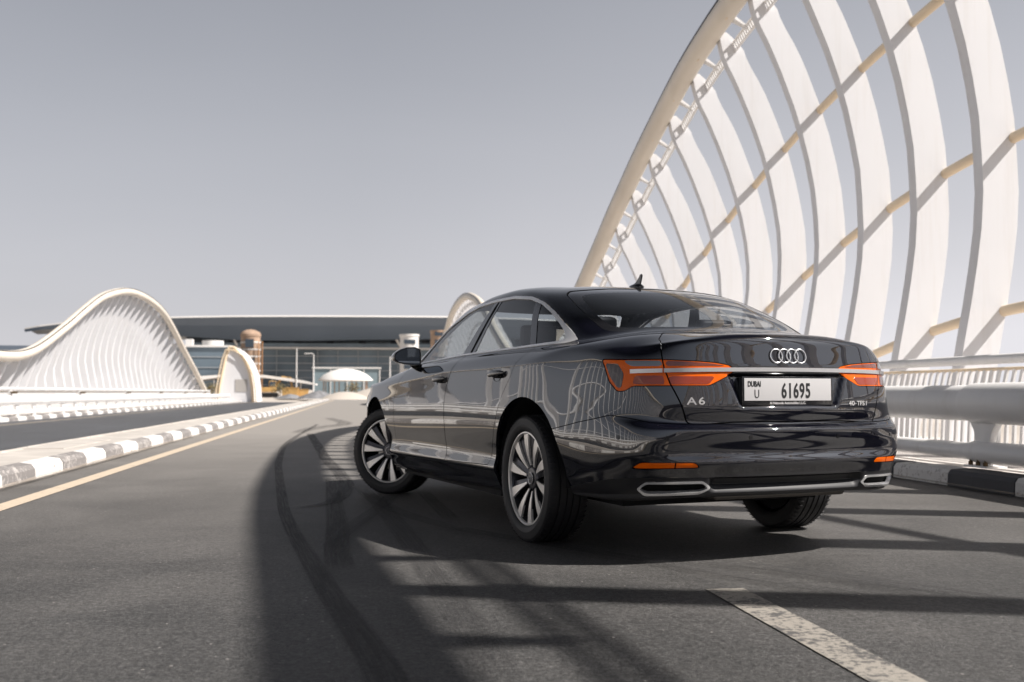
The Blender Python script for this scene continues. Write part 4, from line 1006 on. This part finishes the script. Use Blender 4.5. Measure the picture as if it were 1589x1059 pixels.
# --- interior
def rbox(name, a, b, m, parent, bev=.03, tilt=0, about=None):
    g = MB(); g.box(a, b); o = g.build(name, m, parent, bevel=bev)
    if tilt:
        c = Vector(about); M = Matrix.Translation(c) @ Matrix.Rotation(tilt, 4, 'Y') @ Matrix.Translation(-c); o.data.transform(M)
    return o
for x, ys_ in ((1.25, (.38, -.38)), (.38, (.40, -.40))):
    for y in ys_:
        s = rbox('seat', (x - .05, y - .25, .42), (x + .47, y + .25, .60), M_SEAT, CAR, .05)
        rbox('seat_back', (x - .10, y - .24, .55), (x + .04, y + .24, 1.10), M_SEAT, s, .05, R(-18), (x, y, .55))
        rbox('headrest', (x - .29, y - .12, 1.11), (x - .20, y + .12, 1.25), M_SEAT, s, .035, R(-8), (x - .25, y, 1.12))
rbox('parcel_shelf', (-.50, -.56, 1.03), (.10, .56, 1.06), M_SEAT, CAR, .01)
rbox('dashboard', (2.0, -.70, .75), (2.45, .70, .99), M_SEAT, CAR, .05)
g = MB(); g.tube([(1.88 - .05 * math.sin(a), .38 + .18 * math.cos(a), .93 + .17 * math.sin(a)) for a in np.linspace(0, 2 * PI, 28, endpoint=False)], .014, 8, closed=True); g.box((1.89, .24, .915), (1.91, .52, .945)); g.build('steering_wheel', M_BLACK, CAR, smooth=50)
rbox('inner_mirror', (1.62, -.12, 1.27), (1.65, .12, 1.33), M_BLACK, CAR, .01)
# roof lining follows the roof underside
RL = keep(whole(), 1.415 - GR.reshape(-1, 3)[:, 2]); piece('roof_lining', RL, M_TRIM, CAR, rim=0, off=-.03)
g = MB(); g.box((-.45, -.78, .40), (2.35, .78, .44)); g.build('cabin_floor', M_MATT, CAR, smooth=0)
# wiper pair at the windscreen base
for y in (.1, -.55):
    MB().tube([(2.72, y, 1.03), (2.60, y + .25, 1.07), (2.55, y + .5, 1.09)], .007, 6).build('wiper', M_MATT, CAR)

# ------------------------------------------------------------------ the far end: grandstand, towers, sheds
M_ROOF = mat('grandstand_roof', (.62, .60, .58), .6)
M_SOFF = mat('grandstand_soffit', (.115, .145, .19), .45, noise=(.05, .12))
M_GLZ = mat('facade_glass', (.14, .18, .215), .12, .0, coat=.6, noise=(.08, .35))
M_GLZ2 = mat('facade_glass_dark', (.05, .065, .085), .15, coat=.5)
M_CREAM = mat('cream_band', (.60, .58, .56), .7)
M_MULL = mat('mullion', (.34, .36, .38), .5)
M_CPALE = mat('render_white', (.68, .665, .65), .7, noise=(.3, .05))
M_BRICK = mat('brown_concrete', (.36, .25, .18), .9, noise=(.6, .25))
M_RUST = mat('rusty_mast', (.34, .17, .07), .7)
M_POLE = mat('lamp_pole', (.66, .65, .64), .5)
M_YELP = mat('machine_yellow', (.46, .28, .10), .5, noise=(1.5, .15))
M_TENT = mat('tent_white', (.80, .775, .75), .8)
M_LEAF = mat('dry_leaf', (.16, .13, .06), .8, noise=(2, .4))
M_BARK = mat('bark', (.16, .11, .07), .9)

G0 = empty('grandstand', (-28, 260, -.5)); tag(G0, 'long dark glass grandstand with a thin crescent roof on the horizon', 'grandstand')
def at0(g, c): g.v = [(p[0] - c[0], p[1] - c[1], p[2] - c[2]) for p in g.v]; return g
c0 = (-28, 260, -.5)
# crescent roof: lens in section, tapering to a sharp left tip
xs = [-78, -74, -68, -60, -50, -40, -28, -12, 4, 22, 40, 58, 72, 78]
top = [16.1, 16.6, 17.2, 17.8, 18.25, 18.5, 18.75, 18.9, 19.0, 19.1, 18.9, 18.2, 17.0, 16.3]
bot = [15.9, 15.95, 15.6, 15.2, 14.7, 14.2, 13.4, 13.4, 13.8, 14.1, 14.4, 15.0, 15.8, 16.1]
g = MB(); vs = []
for x, t, b in zip(xs, top, bot):
    w = max(.03, 1 - ((x) / 80.) ** 2) ** .5
    ya, yb = 262 - 16 * w, 262 + 30 * w
    vs += [(x, ya, t - .35), (x, ya + .3, t), (x, yb, t - 1), (x, yb, b + .4), (x, ya + 9 * w, b), (x, ya + 2.5 * w, t - .9 - (t - b) * .25)]
n = len(xs); g.mi = 0
for i in range(n - 1):
    for c in range(6):
        g.mi = 0 if c in (0, 1, 2) else 1
        g.add([vs[i * 6 + c], vs[i * 6 + (c + 1) % 6], vs[i * 6 + 6 + (c + 1) % 6], vs[i * 6 + 6 + c]], [(0, 1, 2, 3)])
RF = at0(g, c0).build('roof', [M_ROOF, M_SOFF], G0, smooth=0)
g = MB(); g.box((-41, 263, -.5), (40, 285, 12.2)); at0(g, c0).build('wall', M_GLZ, G0, smooth=0)
g = MB(); g.box((-42, 264.5, 12.22), (42, 290, 16.5)); at0(g, c0).build('upper_storey', M_GLZ2, G0, smooth=0)
for i, x in enumerate(range(-38, 40, 8)):
    g = MB(); g.box((x, 264.3, 12.9), (x + 6.2, 264.48, 14.5)); at0(g, c0).build('window', mat('window_pale', (.17, .23, .28), .1, coat=.8), G0, smooth=0)
g = MB(); g.box((-42, 258.5, 11.55), (41, 263.8, 11.95)); at0(g, c0).build('balcony', M_CREAM, G0, smooth=0)
g = MB(); g.box((-41, 258.7, 11.96), (40, 258.76, 12.9)); at0(g, c0).build('balcony_glass', M_GLZ, G0, smooth=0)
for z in (2.6, 4.4, 6.2, 8.0, 9.8):
    g = MB(); g.box((-41.2, 262.75, z), (40, 262.98, z + .22)); at0(g, c0).build('floor_band', M_MULL, G0, smooth=0)
for x in range(-40, 40, 5):
    g = MB(); g.box((x, 262.6, -.4), (x + .16, 262.74, 11.5)); at0(g, c0).build('mullion', M_MULL, G0, smooth=0)
for x0, x1 in ((-24.5, -20.3), (-29, -31), (10.6, 7.5), (26, 29)):
    g = MB(); g.tube([(x0, 259, 12), (x1, 255, 17.2)], .28, 10); at0(g, c0).build('roof_strut', M_CREAM, G0, smooth=50)

t = empty('annex_roof', (-88, 255, -.5)); tag(t, 'low dark roof with a rounded end at the left edge behind the wave arch', 'building')
g = MB(); g.prism([(-130, 11.9), (-74.6, 11.75), (-73.6, 11.2), (-74.6, 10.5), (-130, 10.1)], 255, 275, lambda u, v, w: (u + 88, w - 255, v + .5)); g.build('roof', M_SOFF, t, smooth=0)
g = MB(); g.box((-40, 3, 0), (10, 18, 10.55)); g.build('wall', M_GLZ, t, smooth=0)

t = empty('scaffold_tower', (-18, 180, -.2)); tag(t, 'brown round concrete tower with window openings and a rusty mast beside it', 'tower')
g = MB(); g.lathe([(1.62, 0), (1.62, 10.4), (1.72, 10.5), (1.72, 10.9), (1.45, 11.3), (.7, 11.65), (0, 11.75)], 'z', 28); g.build('shaft', M_BRICK, t, smooth=30)
for k in range(8):
    g = MB(); g.lathe([(1.66, .95 + k * 1.2), (1.70, 1.0 + k * 1.2), (1.70, 1.15 + k * 1.2), (1.66, 1.2 + k * 1.2)], 'z', 28); g.build('floor_ring', M_CPALE, t, smooth=0)
g = MB(); g.box((-.7, -1.8, 8.6), (.7, -1.4, 10.0)); g.build('window', M_GLZ2, t, smooth=0)
for k in range(5):
    for x in (-1.0, -.25, .5):
        g = MB(); g.box((x, -1.76, 1.5 + 1.2 * k), (x + .32, -1.3, 2.0 + 1.2 * k)); g.build('window', M_GLZ2, t, smooth=0)
g = MB()
for x, y in ((1.5, -1.9), (2.1, -1.9), (1.5, -1.3), (2.1, -1.3)): g.tube([(x, y, 0), (x, y, 9.6)], .07, 6)
for k in range(9):
    g.tube([(1.5, -1.9, k), (2.1, -1.9, k + 1)], .035, 5); g.tube([(1.5, -1.9, k + 1), (2.1, -1.9, k + 1)], .04, 5)
g.build('mast', M_RUST, t, smooth=0)
def round_tower(x, y, h, r, label, m):
    t = empty('round_tower', (x, y, -.2)); tag(t, label, 'tower')
    g = MB(); g.lathe([(r, 0), (r, h - .5), (r * 1.08, h - .4), (r * 1.08, h), (0, h + .1)], 'z', 28); g.build('shaft', m, t, smooth=30)
    for k in range(int(h / 1.6)):
        g = MB(); g.box((-r * .6, -r * 1.03, .7 + k * 1.6), (r * .6, -r * .6, 1.5 + k * 1.6)); g.build('window', M_GLZ2, t, smooth=0)
round_tower(9.8, 200, 12.2, 1.8, 'white round stair tower just left of the wing mirror', M_CPALE)
round_tower(15.6, 200, 13.0, 1.7, 'brown round tower partly hidden behind the car windscreen', M_BRICK)

t = empty('glass_building', (-26, 160, -.3)); tag(t, 'blue glass block with white roof edge behind the end of the left wave arch', 'building')
g = MB(); g.box((-8, 0, 0), (6.9, 14, 7.9)); g.build('wall', M_GLZ, t, smooth=0)
g = MB(); g.box((-8.2, -.3, 7.9), (7.1, 14.2, 8.2)); g.build('roof', M_CPALE, t, smooth=0)
for z in (1.6, 3.2, 4.8, 6.4):
    g = MB(); g.box((-8, -.12, z), (6.9, -.02, z + .12)); g.build('floor_band', M_MULL, t, smooth=0)
g = MB(); g.lathe([(1.6, 8.2), (1.6, 9.0), (0, 9.1)], 'z', 24, (4.1, 3, 0)); g.build('roof_tank', M_CPALE, t, smooth=30)
g = MB(); g.box((.2, 2, 8.2), (1.2, 3.6, 9.2)); g.build('roof_unit', M_CPALE, t, smooth=0)

t = empty('low_canopy', (-19, 150, 0)); tag(t, 'low white curved canopy roof behind the small shell arch', 'canopy')
g = MB(); g.prism([(-6, 2.4), (-3, 3.1), (1, 3.4), (6, 3.3), (11, 2.6), (13, 2.1), (13, 1.9), (6, 2.9), (0, 3.0), (-6, 2.1)], 0, 9, lambda u, v, w: (u, w, v)); g.build('roof', M_TENT, t, smooth=30)
for x in (-5, -1, 3, 7, 11): MB().tube([(x, .5, -.2), (x, .5, 2.6)], .10, 8).build('post', M_CPALE, t)

t = empty('dome_canopy', (-1.7, 150, .1)); tag(t, 'shallow white dome canopy on thin posts in the middle distance', 'canopy')
g = MB(); g.lathe([(3.9, 2.45), (3.8, 2.62), (3.1, 3.25), (2.0, 3.8), (1.0, 4.05), (0, 4.12)], 'z', 40); g.lathe([(3.9, 2.45), (3.2, 2.35), (0, 2.3)], 'z', 40); g.build('roof', M_TENT, t, smooth=40)
for a in range(8): MB().tube([(3.2 * math.cos(a * PI / 4 + .3), 3.2 * math.sin(a * PI / 4 + .3), -.1), (3.2 * math.cos(a * PI / 4 + .3), 3.2 * math.sin(a * PI / 4 + .3), 2.5)], .06, 8).build('post', M_RUST, t)

t = empty('glass_pavilion', (-1.7, 166, .2)); tag(t, 'pale framed glass pavilion behind the white dome canopy', 'building')
g = MB(); g.box((-5.2, 0, 0), (5.2, 5, 4.4)); g.build('wall', mat('pavilion_glass', (.20, .26, .29), .15, coat=.5), t, smooth=0)
g = MB(); g.box((-5.4, -.25, 4.4), (5.4, 5.2, 4.62)); g.build('roof', M_CPALE, t, smooth=0)
for x in (-5.25, -2.6, 0, 2.6, 5.1): MB().box((x, -.14, 0), (x + .15, -.02, 4.4)).build('mullion', M_CPALE, t, smooth=0)

def lamp(x, y, h, arm, label):
    t = empty('street_lamp', (x, y, .1)); tag(t, label, 'street lamp', 'white street lamps before the grandstand')
    MB().tube([(0, 0, 0), (0, 0, h)], .11, 10, scale=[1.2, .6]).build('pole', M_POLE, t)
    if arm:
        MB().tube([(0, 0, h - .05), (-.3, 0, h + .12), (-.8, 0, h + .1)], .05, 8).build('arm', M_POLE, t)
        g = MB(); g.box((-1.2, -.13, h + .03), (-.6, .13, h + .15)); g.build('lamp_head', M_POLE, t, bevel=.03)
lamp(-8.6, 150, 7.0, False, 'tall plain white pole between the brown tower and the dome canopy')
lamp(-5.8, 140, 5.8, True, 'street lamp with a short arm left of the dome canopy')
lamp(4.6, 150, 5.9, False, 'plain white pole just left of the wing mirror')
lamp(-13.8, 130, 5.5, True, 'street lamp in front of the brown round tower')

# excavator, barriers and mounds
t = empty('excavator', (-12.6, 150, .1), R(8)); tag(t, 'yellow excavator with its arm raised beside the brown tower', 'excavator')
g = MB()
for y in (-1.0, .6):
    g.prism([(-1.6, .35), (-1.3, .05), (1.3, .05), (1.6, .35), (1.3, .70), (-1.3, .70)], y, y + .45, lambda u, v, w: (u, w, v))
g.build('track', M_MATT, t, smooth=0)
g = MB(); g.box((-1.3, -.95, .75), (1.2, .95, 1.45)); g.build('house', M_YELP, t, bevel=.08)
g = MB(); g.box((.15, -.95, 1.45), (1.15, -.1, 2.35)); cb = g.build('cab', M_YELP, t, bevel=.06)
g = MB(); g.box((.25, -.99, 1.6), (1.05, -.96, 2.25)); g.build('cab_window', M_GLZ2, cb, smooth=0)
g = MB(); g.sweep([(.9, .3, 1.3), (2.1, .3, 2.9), (3.3, .3, 2.7)], [(-.14, -.2), (.14, -.2), (.14, .2), (-.14, .2)]); g.build('boom', M_YELP, t, smooth=0)
g = MB(); g.sweep([(3.2, .3, 2.8), (3.5, .3, 1.2)], [(-.1, -.14), (.1, -.14), (.1, .14), (-.1, .14)]); g.build('arm', M_YELP, t, smooth=0)
g = MB(); g.prism([(3.2, 1.2), (3.8, 1.3), (3.9, .7), (3.4, .55)], -.1, .7, lambda u, v, w: (u, w, v)); g.build('bucket', M_BRICK, t, smooth=0)
for i, (x, y, h) in enumerate(((-9.2, 146, 1.35), (-7.9, 147, 1.1), (-15.2, 147, 1.2))):
    t = empty('skip', (x, y, .1), R(6 * i)); tag(t, ['yellow steel skip right of the excavator', 'second smaller yellow skip nearer the dome canopy', 'yellow steel skip left of the excavator'][i], 'skip', 'yellow skips')
    g = MB(); g.prism([(-.95, 0), (.95, 0), (1.15, h), (-1.15, h)], -.8, .8, lambda u, v, w: (u, w, v)); g.build('tub', M_YELP, t, smooth=0)
    g = MB(); g.box((-1.2, -.86, h), (1.2, .86, h + .08)); g.build('rim', M_YELP, t, smooth=0)
for i, (x, y, w, h, sx) in enumerate(((-5.0, 131, 2.2, .95, 1.), (-8.6, 134, 1.7, .55, -1.))):
    t = empty('spoil_heap', (x, y, .05)); tag(t, ['grey spoil heap beside the far end of the road', 'lower grey spoil heap left of the larger one'][i], 'heap', 'grey spoil heaps')
    g = MB(); g.lathe([(w, 0), (w * .8, h * .3), (w * .45, h * .75), (w * .15, h), (0, h * 1.02)], 'z', 18)
    g.v = [(v[0] * (1 + .25 * math.sin(3 * v[1])), v[1], v[2] * (1 + .15 * math.sin(2 * v[0]))) for v in g.v]; g.build('mound', mat('grey_spoil', (.20, .20, .21), .95, noise=(2, .3)), t, smooth=40)
for i, (x, y, w, h) in enumerate(((5, 175, 14, 1.3), (-12, 190, 18, 1.2), (24, 185, 16, 1.6), (3.2, 128, 5.2, 1.35), (-1.4, 124, 3.0, .8), (8, 133, 6, 1.5))):
    g = MB(); g.lathe([(w, -.1), (w * .7, h * .5), (w * .3, h * .95), (0, h)], 'z', 30, (x, y, .1)); o = g.build('sand_dune', M_SAND, smooth=60); tag(o, kind='structure')
def bush(x, y, h, label):
    t = empty('shrub', (x, y, .0)); tag(t, label, 'shrub', 'dry shrubs before the grandstand')
    MB().tube([(0, 0, 0), (.05, 0, h * .5), (0, .05, h * .8)], .06, 6).build('trunk', M_BARK, t)
    rr = random.Random(int(x * 10)); g = MB()
    for k in range(260):
        v = Vector((rr.gauss(0, 1), rr.gauss(0, 1), rr.gauss(0, 1))).normalized() * rr.uniform(.3, 1); p = Vector((v.x * h * .55, v.y * h * .55, h * .65 + v.z * h * .4))
        a = Vector((rr.uniform(-1, 1), rr.uniform(-1, 1), rr.uniform(-1, 1))) * .16; b = Vector((rr.uniform(-1, 1), rr.uniform(-1, 1), rr.uniform(-1, 1))) * .12
        g.add([p, p + a, p + a + b, p + b], [(0, 1, 2, 3)])
    g.build('crown', M_LEAF, t, smooth=0, fix=False)
for x, y, h, l in ((-19.0, 140, 2.1, 'dry shrub by the foot of the left wave arch'), (-10.0, 138, 2.2, 'dry shrub right of the excavator'), (-.7, 141, 2.2, 'dry shrub in front of the dome canopy'), (-16.4, 128, 1.8, 'small dry shrub beside the shell arch')): bush(x, y, h, l)

t = empty('reflection_block', (10, -95, -.9)); tag(t, 'unseen long dark block added behind the camera for the car paint to reflect', 'building')  # added, out of view: gives the car's rear paint something dark to reflect
g = MB(); g.box((-130, -14, 0), (130, 0, 8.5)); g.build('wall', mat('reflection_block_grey', (.10, .10, .105), .8, noise=(.1, .2)), t, smooth=0)  # body of the added reflection block, out of view
g = MB(); g.box((-131, -15, 8.5), (131, .6, 9.0)); g.build('roof', M_SOFF, t, smooth=0)  # top slab of the added reflection block, out of view
